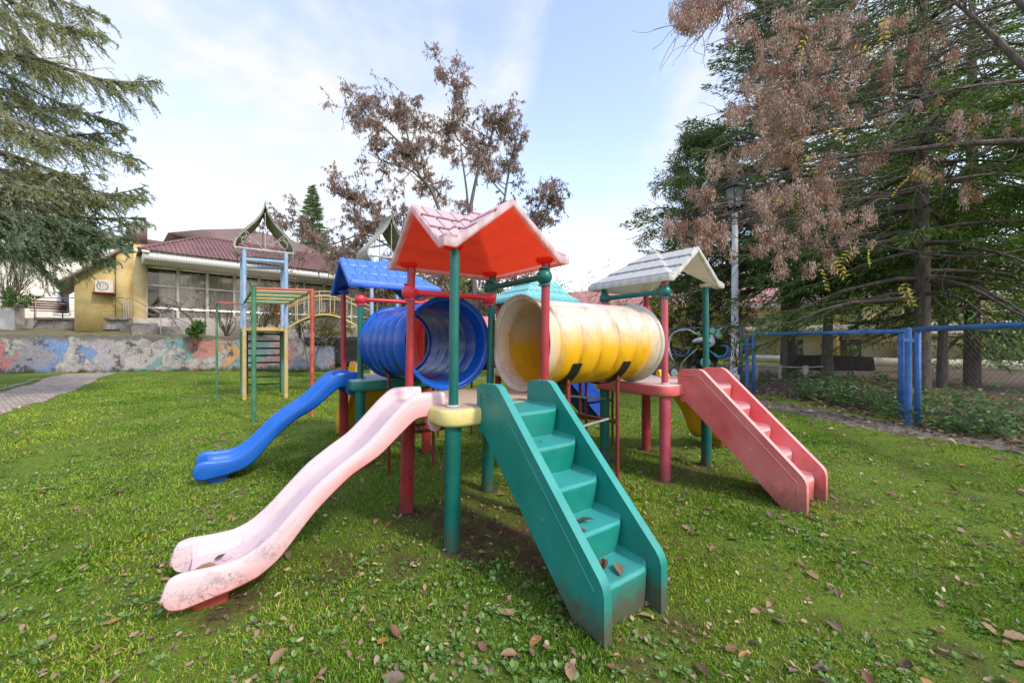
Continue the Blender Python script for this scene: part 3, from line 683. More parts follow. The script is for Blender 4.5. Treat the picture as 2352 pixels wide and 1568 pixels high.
# rung ladder on the right-hand side stands between the two back posts
l1, l2 = g1 * .05 + g3 * .95 + np.array([.10, .05, 0]), g4 + np.array([-.06, .02, 0])
for i in range(8):
    z = .28 + i * .205; MB().bar(l1 + up * z, l2 + up * z, .026, 8).build('rung', M['darkgreen'], cf, smooth=True, angle=50)
for l in (l1, l2): MB().bar(l + up * -.1, l + up * 1.84, .03, 8).build('ladder_rail', M['darkgreen'], cf, smooth=True, angle=50)
# monkey bars
m1, m2 = gnd((583, 7.5)), gnd((717, 8.2))
b1, b2 = g1 + up * 2.50, g2 + up * 2.50; f1, f2 = m1 + up * 2.50, m2 + up * 2.55
for a, b, mt in ((f1, b1, 'greenpaint'), (f2, b2, 'yellowpaint'), (f1, f2, 'redpaint')): MB().bar(a, b, .026, 10).build('top_rail', M[mt], cf, smooth=True, angle=50)
for i in range(1, 9):
    t = i / 8.4; MB().bar(f1 + (b1 - f1) * t, f2 + (b2 - f2) * t, .020, 8).build('monkey_bar', M[('greenpaint', 'yellowpaint')[i % 2]], cf, smooth=True, angle=50)
th_ = gnd((498, 10.2))
for dz, bow in ((2.5, .35), (2.46, -.35)):
    a = th_ + up * dz; b = b1 + up * (dz - 2.5); mid = (a + b) / 2 + np.array([0, bow, 0]); MB().tube(curve([a, mid, b], 14), .018, 8).build('curved_rail', M['redpaint'], cf, smooth=True, angle=50)
MB().bar(g1 + up * 3.62, g2 + up * 3.62, .045, 8).bar(g3 + up * 3.62, g4 + up * 3.62, .045, 8).bar(g2 + up * 3.62, g4 + up * 3.62, .045, 8).build('tie_bar', M['lightblue'], cf, smooth=True)
def onion(cx, cy, rot, half, h, depth, z0, label):
    e = empty('onion_roof', (cx, cy, z0), rot); e.parent = cf; tag(e, label)
    pr = curve([(-.60, -.14), (-.68, .04), (-.655, .22), (-.52, .42), (-.36, .60), (-.21, .78), (-.10, .95), (-.035, 1.10), (0.02, 1.24)], 36)
    for sg in (-1, 1):
        mb = MB(); n = 22; X = np.zeros((36, n, 3))
        for j, y in enumerate(np.linspace(-depth / 2, depth / 2, n)):
            k = .014 * math.cos(j * math.pi); wv = .01 * math.sin(j * 2.1)
            for i in range(36):
                a, z = pr[i]; a = a if sg < 0 else -a
                X[i, j] = (a + (sg * k * .6), y + .02 * math.sin(i * .4 + sg), z + k + wv * (i / 36) + (0.03 if sg > 0 and i > 33 else 0) * j / n)
        mb.grid(X); o = mb.build('tin_sheet', M['tinroof'], e, smooth=True, angle=50, fix=False); s = o.modifiers.new('t', 'SOLIDIFY'); s.thickness = .008
    for y in (-depth / 2 + .04, depth / 2 - .04):
        mb = MB()
        for sg in (-1, 1):
            P = [(sg * abs(a) * .97, y, z - .02) for a, z in pr if a < -.03 and z > -.02]; mb.tube(P, .016, 6)
        mb.bar((-half, y, 0), (half, y, 0), .03, 6); mb.bar((0, y, 0), (0, y, h * .95), .011, 6)
        mb.bar((0, y, 0), (-half * .7, y, .5), .008, 5); mb.bar((0, y, 0), (half * .7, y, .5), .008, 5)
        for sg in (-1, 1):
            sp = [(sg * (.42 * half + .17 * (1 - t) * math.cos(5 + 7 * t) + .1), y, .15 + .17 * (1 - t) * math.sin(5 + 7 * t) + .08) for t in np.linspace(0, .85, 24)]; mb.tube(sp, .007, 5)
            sp = [(sg * (.78 * half + .12 * (1 - t) * math.cos(2 + 6 * t)), y, .33 + .12 * (1 - t) * math.sin(2 + 6 * t)) for t in np.linspace(0, .85, 20)]; mb.tube(sp, .007, 5)
        mb.build('arch_frame', M['tinedge'], e, smooth=True, angle=50)
cc = (g1 + g2 + g3 + g4) / 4
onion(cc[0], cc[1], R(35), .66, 1.05, 1.15, 3.90, 'ogee roof of weathered tin over the ladder tower')
h2 = gnd((885, 11.9)); r2 = R(36)
onion(h2[0], h2[1], r2, .66, 1.05, 1.15, 3.90, 'ogee roof of weathered tin over the far end of the bridge')
for sx in (-1, 1):
    for sy in (-1, 1):
        x = h2[0] + sx * .55 * math.cos(r2) - sy * .5 * math.sin(r2); y = h2[1] + sx * .55 * math.sin(r2) + sy * .5 * math.cos(r2)
        MB().bar((x, y, -.1), (x, y, 1.86), .052, 12).build('post', M['yellowpaint'], cf, smooth=True, angle=50)
        MB().bar((x, y, 1.86), (x, y, 3.9), .052, 12).build('post', M['lightblue'], cf, smooth=True, angle=50, label='light blue upper post')
a_ = np.array([h2[0] - .55 * math.cos(r2), h2[1] - .55 * math.sin(r2), 0])
# arched bridge between g2/g4 and the second tower
for off, nm in ((np.array([0, 0, 0]), 0), (np.array([.1, .85, 0]), 1)):
    s_, e_ = (g2 if nm == 0 else g4), a_ + np.array([0, -.35 + .8 * nm, 0])
    def arc(z0, rise, n=24): return [s_ + (e_ - s_) * t + up * (z0 + rise * math.sin(math.pi * t)) for t in np.linspace(0, 1, n)]
    MB().tube(arc(1.84, .40), .03, 8).build('bridge_beam', M['yellowpaint'], cf, smooth=True, angle=50)
    for zz in (2.42, 2.55):
        MB().tube(arc(zz, .33), .017, 7).build('hand_rail', M['yellowpaint'], cf, smooth=True, angle=50)
    lo, hi = arc(1.86, .40, 8), arc(2.55, .33, 8)
    for i in range(1, 7): MB().bar(lo[i], hi[i], .014, 6).build('baluster', M['yellowpaint'], cf, smooth=True, angle=50)
    if nm == 0: A_ = arc(1.88, .40, 17)
    else: B_ = arc(1.88, .40, 17)
for i in range(16):
    a, b, a2, b2 = A_[i], B_[i], A_[i] + (A_[i + 1] - A_[i]) * .82, B_[i] + (B_[i + 1] - B_[i]) * .82
    MB().add([p + up * z for z in (0, .035) for p in (a, b, b2, a2)], [(0, 3, 2, 1), (4, 5, 6, 7), (0, 1, 5, 4), (1, 2, 6, 5), (2, 3, 7, 6), (3, 0, 4, 7)]).build('plank', M['plank'], cf)
# ---------------------------------------------------------------- painted wall, terrace, hall
def m_mural():
    m, t, p, out = new_mat('peeling painted concrete')
    tc = N(t, 'ShaderNodeTexCoord'); s = N(t, 'ShaderNodeSeparateXYZ'); t.links.new(tc.outputs['Object'], s.inputs[0])
    chev = math_(t, 'MULTIPLY', math_(t, 'ABSOLUTE', math_(t, 'SUBTRACT', s.outputs['Z'], .95)), 1.0)
    q = math_(t, 'ADD', s.outputs['X'], chev); q = math_(t, 'ADD', q, math_(t, 'MULTIPLY', math_(t, 'SUBTRACT', noise(t, .7, 6), .5), 3.0))
    q = math_(t, 'DIVIDE', q, 24.)
    c = ramp(t, q, [(0, (.20, .28, .36)), (.10, (.12, .22, .42)), (.17, (.30, .30, .29)), (.26, (.45, .16, .15)), (.33, (.25, .27, .30)), (.39, (.13, .24, .44)), (.44, (.34, .34, .34)), (.505, (.40, .40, .37)), (.56, (.13, .33, .30)), (.615, (.46, .18, .14)), (.66, (.50, .33, .14)), (.70, (.16, .33, .31)), (.75, (.40, .24, .24)), (.81, (.20, .26, .33)), (.86, (.40, .25, .23)), (.90, (.16, .26, .42)), (.95, (.33, .32, .24)), (1., (.3, .26, .22))], 'CONSTANT')
    c2 = ramp(t, math_(t, 'ADD', math_(t, 'MULTIPLY', noise(t, .55, 3, coord='Object', mscale=(1, 1, 1.6)), 1.), 0.), [(.3, (.30, .27, .25)), (.42, (.2, .29, .40)), (.52, (.42, .26, .24)), (.62, (.24, .34, .33)), (.7, (.45, .34, .2))])
    c = mix(t, .2, c, c2); c = mix(t, 1., c, (1.5, 1.4, 1.4), 'MULTIPLY')
    c = mix(t, mrange(t, noise(t, 26, 6, .8), .38, .66), c, mix(t, 1., c, (.45, .42, .40), 'MULTIPLY'))
    pl = mrange(t, noise(t, .85, 9, .62, dist=.5), .535, .555)      # fallen paint shows pale plaster
    c = mix(t, pl, c, mix(t, mrange(t, noise(t, 5, 5), .3, .7), (.50, .47, .42), (.30, .28, .26)))
    c = mix(t, mrange(t, noise(t, 1.6, 8, .7), .53, .62), c, (.10, .095, .075))
    c = mix(t, math_(t, 'MULTIPLY', lines(t, 1.6, .005, 6), .8), c, (.05, .04, .035))
    z = math_(t, 'ADD', s.outputs['Z'], math_(t, 'MULTIPLY', noise(t, 2.2, 6, .7), -1.))
    c = mix(t, mrange(t, z, -.12, -.42), c, (.05, .07, .02))
    c = mix(t, mrange(t, z, .98, 1.2), c, (.17, .16, .13))
    t.links.new(c, p.inputs['Base Color']); p.inputs['Roughness'].default_value = .95
    h = math_(t, 'ADD', math_(t, 'MULTIPLY', noise(t, 30, 6, .8), .5), math_(t, 'MULTIPLY', pl, .5)); bump(t, p, h, 1., .05); return m
conc = simple('old concrete', (.30, .28, .25), .95, 0, .6, 1.6, .9, 16, (.10, .09, .07))
stuccoY = simple('yellow stucco', (.68, .56, .30), .9, 0, .2, 1.5, .6, 30, (.56, .44, .20))
ochre = simple('stained ochre stucco', (.60, .47, .20), .95, 0, .4, 1.1, .7, 24, (.40, .30, .13))
cream = simple('cream stucco', (.82, .76, .62), .9, 0, .1, 2, .4, 30)
whitem = simple('white plastic frame', (.88, .88, .86), .45, 0, .06, 3, 0)
def corrug(name, col, per, axis='X', stren=1.):
    m, t, p, out = new_mat(name)
    c = mix(t, mrange(t, noise(t, 1.2, 6), .35, .7), col, tuple(x * .72 for x in col))
    t.links.new(c, p.inputs['Base Color']); p.inputs['Roughness'].default_value = .5; p.inputs['Metallic'].default_value = .1
    return m
mauve = corrug('mauve painted roof sheet', (.24, .13, .12), .2)
brownmetal = simple('brown metal cladding', (.22, .15, .135), .5, .1, .25, .8, .1, 3)

wa, wb = np.array([-29., 15.2]), np.array([-8.5, 20.0]); wl = np.linalg.norm(wb - wa); wan = math.atan2(*(wb - wa)[::-1])
def wall():
    n, m = 260, 26; X = np.zeros((n, m, 3)); r2 = np.random.default_rng(3)
    for i, a in enumerate(np.linspace(0, wl, n)):
        zt = 1.86 - .25 * max(0, (a - 5)) / (wl - 5) + .015 * math.sin(a * 3.1) + .02 * math.sin(a * 9.7)
        for j, f in enumerate(np.linspace(0, 1, m)): X[i, j] = (a, -.02 * math.sin(a * 1.3 + f * 4) - .015 * r2.random(), -.2 + (zt + .2) * f)
    mb = MB().grid(X); top = X[:, -1]; back = top + np.array([0, .35, 0]); mb.grid(np.stack([top, back], axis=1)); mb.grid(np.stack([back, back - np.array([0, 0, 2.1])], axis=1))
    mb.add([X[-1, 0], X[-1, -1], back[-1], back[-1] - np.array([0, 0, 2.1])], [(0, 1, 2, 3)])
    o = mb.build('retaining_wall', m_mural(), smooth=True, angle=50, fix=False); o.location = (wa[0], wa[1], 0); o.rotation_euler = (0, 0, wan)
    tag(o, 'long garden wall with flaking mural paint in blue, teal, red and ochre', 'wall')
wall()
# black torn sheeting stapled over the right end of the wall
tarp = MB(); r3 = np.random.default_rng(5)
def rag(x0, x1, z0, z1, n=26):
    X = np.zeros((n, 8, 3))
    for i in range(n):
        for j in range(8):
            f = j / 7; lo = z0 + (.16 * r3.random() if z1 - z0 < .6 else 0); X[i, j] = (x0 + (x1 - x0) * i / (n - 1), -.07 - .04 * r3.random(), lo + (z1 - lo) * f)
    tarp.grid(X)
rag(wl - 1.75, wl + .05, 1.28, 1.72); rag(wl - .33, wl + .9, .25, 1.72, 12)
o = tarp.build('torn_sheeting', simple('black plastic sheet', (.022, .02, .02), .45, 0, .5, 5, .6, 12), smooth=True, angle=50, fix=False); o.location = (wa[0], wa[1], 0); o.rotation_euler = (0, 0, wan)
so_ = o.modifiers.new('t', 'SOLIDIFY'); so_.thickness = .01
tag(o, 'torn black plastic sheeting hung over the right end of the painted wall', 'sheeting')

# grassy bank and terraces behind the wall
def terraces():
    m = simple('grassy bank', (.10, .13, .03), .95, 0, .5, 2.2, .8, 22, (.20, .14, .07))
    n = 60; G = np.zeros((n, 8, 3))
    for i, a in enumerate(np.linspace(0, wl + .2, n)):
        b = wa + (wb - wa) * a / wl; nn = np.array([-(wb - wa)[1], (wb - wa)[0]]) / wl
        for j, f in enumerate(np.linspace(0, 1, 8)):
            p = b + nn * (.30 + f * 2.9); zt = 1.80 - .25 * max(0, a - 5) / (wl - 5); k = 1 if a < 14 else max(0, 1 - (a - 14) / 2)
            G[i, j] = (p[0], p[1], zt + (.34 * f) * k + .03 * math.sin(a * 2 + j))
    MB().grid(G).build('bank', m, fix=False, smooth=True, angle=70, kind='structure')
terraces()
def at_z(px, z, Z): return ((px - CX) / FPX * Z, Z, z)
tz = 2.70
# concrete terrace edge (broken slabs) left of the steps
mb = MB(); X0, X1 = at_z(82, tz, 20)[0], at_z(297, tz, 20)[0]
for i in range(5):
    a = X0 + (X1 - X0) * i / 5; b = X0 + (X1 - X0) * (i + 1) / 5 - .04; mb.box((a, 19.9 + .05 * (i % 2), 2.58), (b, 21.0, 2.70 - .015 * (i % 3))); mb.box((a, 20.03, 2.36), (b + .03, 21, 2.572)); mb.box((a + .1, 19.9, 2.1), (b + .12, 21, 2.352))
X2 = at_z(362, tz, 19.6)[0]
mb.box((X1 - .2, 19.7, 1.8), (X2, 20.6, 2.2)); mb.box((X1 - .05, 19.85, 2.204), (X2 - .5, 20.8, 2.42)); mb.box((X0, 20.0, 1.5), (X2, 22, 2.09))
o = mb.build('terrace_steps', conc, bevel=.02); tag(o, 'cracked concrete terrace edge and crumbling steps above the painted wall', 'steps')
mb = MB(); mb.box((-34, 19.2, 1.6), (X0 - .05, 19.6, 3.18)); mb.box((-34, 19.15, 3.184), (X0, 19.7, 3.26)); o = mb.build('parapet', simple('whitewashed parapet', (.62, .58, .52), .9, 0, .35, 2, .5, 20), bevel=.015); tag(o, 'low whitewashed parapet wall at the left edge of the terrace', 'parapet')
mb = MB(); mb.box((-45, 20.2, 1), (-13.6, 45, tz - .01)); mb.build('terrace', simple('terrace paving', (.40, .36, .30), .9, 0, .3, 2, .3), kind='structure')
mb = MB(); mb.box((-14.4, 18.9, 1), (14, 45, 1.5)); 
# hall floor terrace
hx, hy, han = -19.3, 21.0, R(45.5)
hall = empty('dining_hall', (hx, hy, 0), han, label='low yellow hall with a glazed front, white fascia and ribbed mauve metal roof', cat='building')
hu = np.array([math.cos(han), math.sin(han)]); hn = np.array([-math.sin(han), math.cos(han)])
def HL(px, py, y):
    """pixel -> local (x,z) on the plane local y"""
    P0 = np.array([hx, hy]) + hn * y; d = np.array([(px - CX) / FPX, 1.]); t = (P0 @ hn) / (d @ hn); q = d * t - np.array([hx, hy])
    return q @ hu, EYE - (py - CY) / FPX * t
mb = MB(); mb.box((-.6, -2.3, .5), (16, -.003, 2.26)); ot = mb.build('hall_terrace', conc); ot.location = (hx, hy, 0); ot.rotation_euler = (0, 0, han); tag(ot, kind='structure')
HE = 5.49
def hp_(name, mb, mat, parent=hall, **k): return mb.build(name, mat, parent, **k)
glass, t, p, out = new_mat('window glass')
p.inputs['Base Color'].default_value = (.02, .025, .03, 1); p.inputs['Roughness'].default_value = .04
tr = N(t, 'ShaderNodeBsdfTransparent'); tr.inputs[0].default_value = (.96, .97, .97, 1); ms = N(t, 'ShaderNodeMixShader'); fr = N(t, 'ShaderNodeFresnel'); fr.inputs[0].default_value = 1.6
gl = N(t, 'ShaderNodeBsdfGlossy'); gl.inputs['Roughness'].default_value = .02
t.links.new(math_(t, 'ADD', fr.outputs[0], .02), ms.inputs[0]); t.links.new(tr.outputs[0], ms.inputs[1]); t.links.new(gl.outputs[0], ms.inputs[2]); t.links.new(ms.outputs[0], out.inputs[0])
curt, t, p, out = new_mat('net curtain')
p.inputs['Base Color'].default_value = (.70, .67, .60, 1); p.inputs['Roughness'].default_value = .9
bw, NB = 1.297, 11
for i in range(NB):
    x0 = i * bw; w_ = hp_('window', MB().add([(x0 + .05, .04, 2.32), (x0 + bw - .05, .04, 2.32), (x0 + bw - .05, .04, HE - .03), (x0 + .05, .04, HE - .03)], [(0, 1, 2, 3)]), glass)
    fm = MB(); fm.box((x0 - .06, -.06, 2.26), (x0 + .06, .10, HE)); 
    if i == NB - 1: fm.box((x0 + bw - .045, -.02, 2.26), (x0 + bw + .045, .10, HE))
    for z in (2.26, 3.25, 4.45, HE - .08): fm.box((x0 + .061, -.045, z), (x0 + bw - .061, .09, z + .09))
    if i in (4, 8): fm.box((x0 + .5, -.012, 2.34), (x0 + .57, .088, 4.44))
    fm.build('frame', whitem, w_)
    rr = np.random.default_rng(i); n = 110; xs = np.linspace(x0 + (.55 if i == 0 else .0), x0 + bw, n); ph = np.cumsum(rr.uniform(.25, .62, n)); yy = .22 + .035 * np.sin(ph)
    X = np.zeros((n, 5, 3))
    for j, z in enumerate((2.34, 3.1, 4.0, 4.9, 5.28 + 0)): X[:, j] = np.c_[xs, yy * (1 + .03 * (4 - j)) , np.full(n, z) + (.05 * np.abs(np.sin((xs - x0) * 9)) if j == 4 else 0)]
    MB().grid(X).build('curtain', curt, w_, smooth=True, angle=80, fix=False)
# dark room behind
rm = MB(); rm.box((-.4, .12, 2.2), (NB * bw + .3, .14, 2.3)); rm.add([(-.4, 5, 2.2), (15, 5, 2.2), (15, 5, 6.5), (-.4, 5, 6.5)], [(0, 1, 2, 3)]); rm.add([(-.4, .12, 2.25), (15, .12, 2.25), (15, 5, 2.25), (-.4, 5, 2.25)], [(0, 1, 2, 3)]); rm.add([(-.4, .2, 5.6), (15, .2, 5.6), (15, 5, 5.6), (-.4, 5, 5.6)], [(0, 1, 2, 3)])
hp_('interior', rm, simple('dim interior', (.12, .10, .08), .9, 0, .3, 1, 0))
# fascia, soffit, front roof
hp_('soffit', MB().box((-.12, -2.28, HE + .01), (15, 1.2, HE + .05)), simple('cream soffit', (.50, .46, .37), .7, 0, .1, 2, 0))
fa = MB(); fa.box((-.2, -2.36, HE), (15.2, -2.30, HE + .42)); fa.box((-.2, -2.297, HE), (-.14, .3, HE + .42))
for i in range(150): fa.box((-.18 + i * .1, -2.366, HE + .02), (-.10 + i * .1, -2.361, HE + .40))
hp_('fascia', fa, whitem)
ez = HE + .43; ry, rz_ = 1.1, HE + .42 + 1.72; hipx = 2.45
rf = MB(); rf.add([(-.4, -2.5, ez), (15.3, -2.5, ez), (15.3, ry, rz_), (hipx, ry, rz_)], [(0, 1, 2, 3)]); rf.add([(-.4, -2.5, ez), (hipx, ry, rz_), (hipx - .2, 1.7, rz_ - .25), (-.4, 1.2, ez)], [(0, 1, 2, 3)])
rf.add([(hipx, ry, rz_), (15.3, ry, rz_), (15.3, 3.0, rz_ - .5), (hipx, 3.0, rz_ - .5)], [(0, 1, 2, 3)])
nrm = np.array([0, -(rz_ - ez), ry + 2.5]); nrm /= np.linalg.norm(nrm)
x = -.3
while x < 15.2:    # standing ribs run up the slope
    f0 = 0; f1_ = 1 if x > hipx else (x + .4) / (hipx + .4)
    if f1_ > .03:
        a = np.array([x, -2.52, ez]); b = np.array([x, -2.5 + (ry + 2.5) * f1_, ez + (rz_ - ez) * f1_]); w2 = np.array([.032, 0, 0]); h2_ = nrm * .085
        rf.add([a - w2, a + w2, b + w2, b - w2, a - w2 * .6 + h2_, a + w2 * .6 + h2_, b + w2 * .6 + h2_, b - w2 * .6 + h2_], [(4, 5, 6, 7), (0, 4, 7, 3), (1, 2, 6, 5), (0, 1, 5, 4)])
    x += .195
rf.tube([(-.4, -2.5, ez + .03), (hipx, ry, rz_ + .04)], .07, 6); rf.tube([(hipx, ry, rz_ + .04), (15.3, ry, rz_ + .04)], .07, 6)
hp_('roof', rf, mauve, fix=False)
# main volume behind with brown metal parapet and low gable
mv = MB(); mv.box((-.5, -.35, 1.5), (-.003, 2.5, 6.62)); mv.box((-.5, 2.6, 1.5), (17, 14, 6.6))
hp_('wall', mv, stuccoY)
pb = MB(); pb.box((-.75, -.5, 6.62), (.03, 2.8, 7.45)); pb.box((-.7, 2.4, 6.61), (17.2, 14.2, 7.35)); pb.box((-1.6, -.2, 6.55), (-.76, 2.4, 6.80))
hp_('parapet_cladding', pb, brownmetal)
gy = 2.0; pts = [HL(386, 534.5, gy), HL(460, 527, gy), HL(561, 524.5, gy), HL(640, 543, gy), HL(700, 562, gy), HL(790, 604, gy), HL(830, 625, gy)]
lo_ = [HL(830, 640, gy), HL(470, 556, gy)]
poly = pts + lo_
hp_('gable_cladding', MB().prism(poly, lambda a, z: (a, gy, z), lambda a, z: (a, gy + 9, z)), brownmetal)
# annex
an_ = MB(); prof = [(-2.55, 2.0), (-.503, 2.0), (-.503, 6.3), (-1.1, 5.95), (-2.55, 4.6)]
an_.prism(prof, lambda a, z: (a, .10, z), lambda a, z: (a, 6, z)); an_.box((-1.12, -.25, 2.0), (-.505, .098, 6.0))
hp_('annex_wall', an_, ochre)
sl_ = lambda a: 4.62 + (a + 2.55) * .93
ev = MB(); ev.prism([(-3.15, sl_(-3.15)), (-.52, sl_(-.52)), (-.52, sl_(-.52) + .16), (-3.2, sl_(-3.15) + .14)], lambda a, z: (a, -.45, z), lambda a, z: (a, 6.2, z))
hp_('annex_roof', ev, simple('weathered eaves board', (.42, .36, .27), .8, 0, .5, 3, .3))
ax0, az0 = HL(236, 690, -.1); 
ac = MB(); ac.box((-1.86, -.42, 3.92), (-1.22, -.02, 4.52)); c_ = hp_('air_conditioner', ac, simple('off white casing', (.62, .58, .50), .6, 0, .2, 3, 0), bevel=.02)
k = MB(); k.tube([(-1.6 + .2 * math.cos(a), -.43, 4.22 + .2 * math.sin(a)) for a in np.linspace(0, 6.28, 24)], .012, 6); 
for i in range(7): k.bar((-1.6 - .17 + .055 * i, -.432, 4.06), (-1.6 - .17 + .055 * i, -.432, 4.38), .005, 4)
k.build('fan_grille', simple('dark grille', (.12, .11, .1), .6), c_); 
b_ = MB(); b_.box((-1.95, -.45, 3.86), (-1.15, .08, 3.90)); b_.build('bracket', M['rustred'], c_)
b_ = MB(); b_.box((-.14 - .14, -2.5, HE + .30), (.0, -2.38, HE + .40)); b_.build('flood_light', whitem, hall)
# far cream building
fb = empty('cream_building', (-35, 30, 0), label='bright cream house behind the bare shrub at the far left', cat='building')
mb = MB(); mb.box((-12, 0, 1), (2.3, 10, 8.3)); mb.build('wall', cream, fb)
for x in (-3.5, .6):
    q_ = MB().box((x, -.05, 3.6), (x + 1.1, -.01, 5.2)).build('window', glass, fb); f_ = MB().box((x - .1, -.06, 3.5), (x, -.002, 5.3)).box((x + 1.1, -.06, 3.5), (x + 1.2, -.002, 5.3)).box((x, -.06, 5.2), (x + 1.1, -.002, 5.3)).box((x, -.06, 3.5), (x + 1.1, -.002, 3.6)); f_.build('frame', whitem, q_)
mb = MB(); mb.box((-12.5, -.6, 8.3), (2.8, 10.5, 8.5)); mb.build('roof', mauve, fb)

# railings
steel = simple('stainless steel', (.62, .60, .58), .25, .9, .1, 4, 0)
def railing(P, posts, h, label, wires=3):
    e = empty('railing', tuple(P[0]), label=label, cat='railing', group='steel railings on the terrace'); o = np.array(P[0], float); P = np.array(P, float) - o
    MB().tube(P + np.array([0, 0, h]), .024, 8).build('hand_rail', steel, e, smooth=True)
    for k_ in range(1, wires): MB().tube(P + np.array([0, 0, h * k_ / wires]), .008, 5).build('mid_rail', steel, e, smooth=True)
    T = np.linspace(0, len(P) - 1, posts)
    for t_ in T:
        i = min(int(t_), len(P) - 2); q = P[i] + (P[i + 1] - P[i]) * (t_ - i); MB().bar(q, q + np.array([0, 0, h]), .020, 8).build('post', steel, e, smooth=True)
railing([at_z(82, tz, 19.95), at_z(192, tz, 19.95), at_z(285, tz, 19.95)], 3, .98, 'steel railing along the terrace edge beside the bench')
s0, s1 = np.array(at_z(290, tz, 19.9)), np.array(at_z(441, 1.05, 18.6))
railing([at_z(290, 2.66, 19.9), at_z(302, 2.66, 19.7), tuple(s1)], 5, .98, 'near sloping steel hand rail beside the steps')
railing([at_z(296, 2.66, 21.2), at_z(312, 2.66, 21.0), at_z(452, 1.2, 19.6)], 5, .98, 'rear sloping steel hand rail beside the steps')
e0 = np.array([hx, hy]) - hn * 2.2 + hu * .9
railing([(*(e0), 2.26), (*(e0 + hu * 5.5), 2.26), (*(e0 + hu * 11), 2.26)], 9, .86, 'long low steel railing in front of the hall windows', 4)

# bench
bn = empty('bench', at_z(112, tz, 21.6), R(50), label='slatted red brown bench standing on the terrace behind the railing', cat='bench')
wood = simple('red brown slats', (.16, .05, .035), .7, 0, .4, 9, .2)
for i in range(5): MB().box((-.65, -.25 + i * .11, .43), (.65, -.16 + i * .11, .46)).build('seat_slat', wood, bn)
for i in range(4):
    Mx = Matrix.Translation((0, .30 + .05 * i, .60 + i * .13)) @ Matrix.Rotation(R(-70), 4, 'X'); MB().box((-.65, -.045, -.015), (.65, .045, .015), Mx).build('back_slat', wood, bn)
for sx in (-.5, .5):
    l = MB().bar((sx, -.25, 0), (sx, -.25, .43), .022, 6).bar((sx, .25, 0), (sx, .16, .43), .022, 6).bar((sx, .22, .42), (sx, .50, 1.08), .022, 6).bar((sx, -.25, .42), (sx, .24, .42), .02, 6)
    l.build('leg_frame', wood, bn)

# ---------------------------------------------------------------- right-hand building beyond the trees
def right_house():
    A_ = np.array([27.4, 21.3]); B_ = np.array([3.0, 47.0]); an = math.atan2(*(B_ - A_)[::-1]); Lh = np.linalg.norm(B_ - A_)
    e = empty('yellow_house', (A_[0], A_[1], 0), an, label='two storey yellow house with pink ribbed roof seen through the trees on the right', cat='building')
    # local x goes left/away; the front faces local +y side towards the camera -> y positive is nearer
    pinkroof = simple('pinkish ribbed roof', (.52, .26, .24), .6, 0, .35, 1.2, 0)
    wm = MB(); wm.box((-12, -9, -1.5), (Lh, 0, 4.35)); wm.build('wall', simple('pale yellow plaster', (.74, .62, .36), .9, 0, .15, 1, .3), e)
    rf = MB(); ev_, rg = 4.25, 7.6; y0, y1 = 1.0, -5.0
    rf.add([(-12.5, y0, ev_), (Lh + .5, y0, ev_), (Lh + .5, y1, rg), (-12.5, y1, rg)], [(0, 1, 2, 3)]); rf.add([(-12.5, y1, rg), (Lh + .5, y1, rg), (Lh + .5, -11, ev_), (-12.5, -11, ev_)], [(0, 1, 2, 3)])
    x = -12.3
    while x < Lh:
        rf.tube([(x, y0 + .02, ev_ + .02), (x, y1, rg + .02)], .055, 4, cap=False); x += .26
    rf.build('roof', pinkroof, e, fix=False)
    MB().box((-12.4, .86, ev_ - .32), (Lh + .4, .95, ev_ - .03)).build('fascia', cream, e)
    for fl, z0 in ((0, .25), (1, 2.35)):
        MB().box((-12, .02, z0 - .42), (Lh, 1.0, z0 - .28)).build('balcony_slab', cream, e)
        MB().box((-12, .95, z0 - .27), (Lh, 1.0, z0 + .25)).build('balcony_wall', simple('cream balcony', (.72, .64, .45), .9, 0, .2, 2, .2), e)
        x = -9.
        while x < Lh - 2:
            w_ = MB().box((x, .004, z0 + .1), (x + 1.5, .03, z0 + 1.45)).build('window', glass, e)
            f_ = MB()
            for q in (0, .72, 1.44): f_.box((x + q, .031, z0 + .1), (x + q + .07, .07, z0 + 1.45))
            f_.box((x + .07, .032, z0 + 1.39), (x + .72, .068, z0 + 1.45)).box((x + .79, .032, z0 + 1.39), (x + 1.44, .068, z0 + 1.45)); f_.build('frame', whitem, w_)
            x += 3.1
    for x in np.arange(-11, Lh, 3.1): MB().box((x, .3, -1), (x + .3, .9, ev_ - .3)).build('pillar', simple('orange pillar', (.62, .38, .12), .9, 0, .1), e)
right_house()

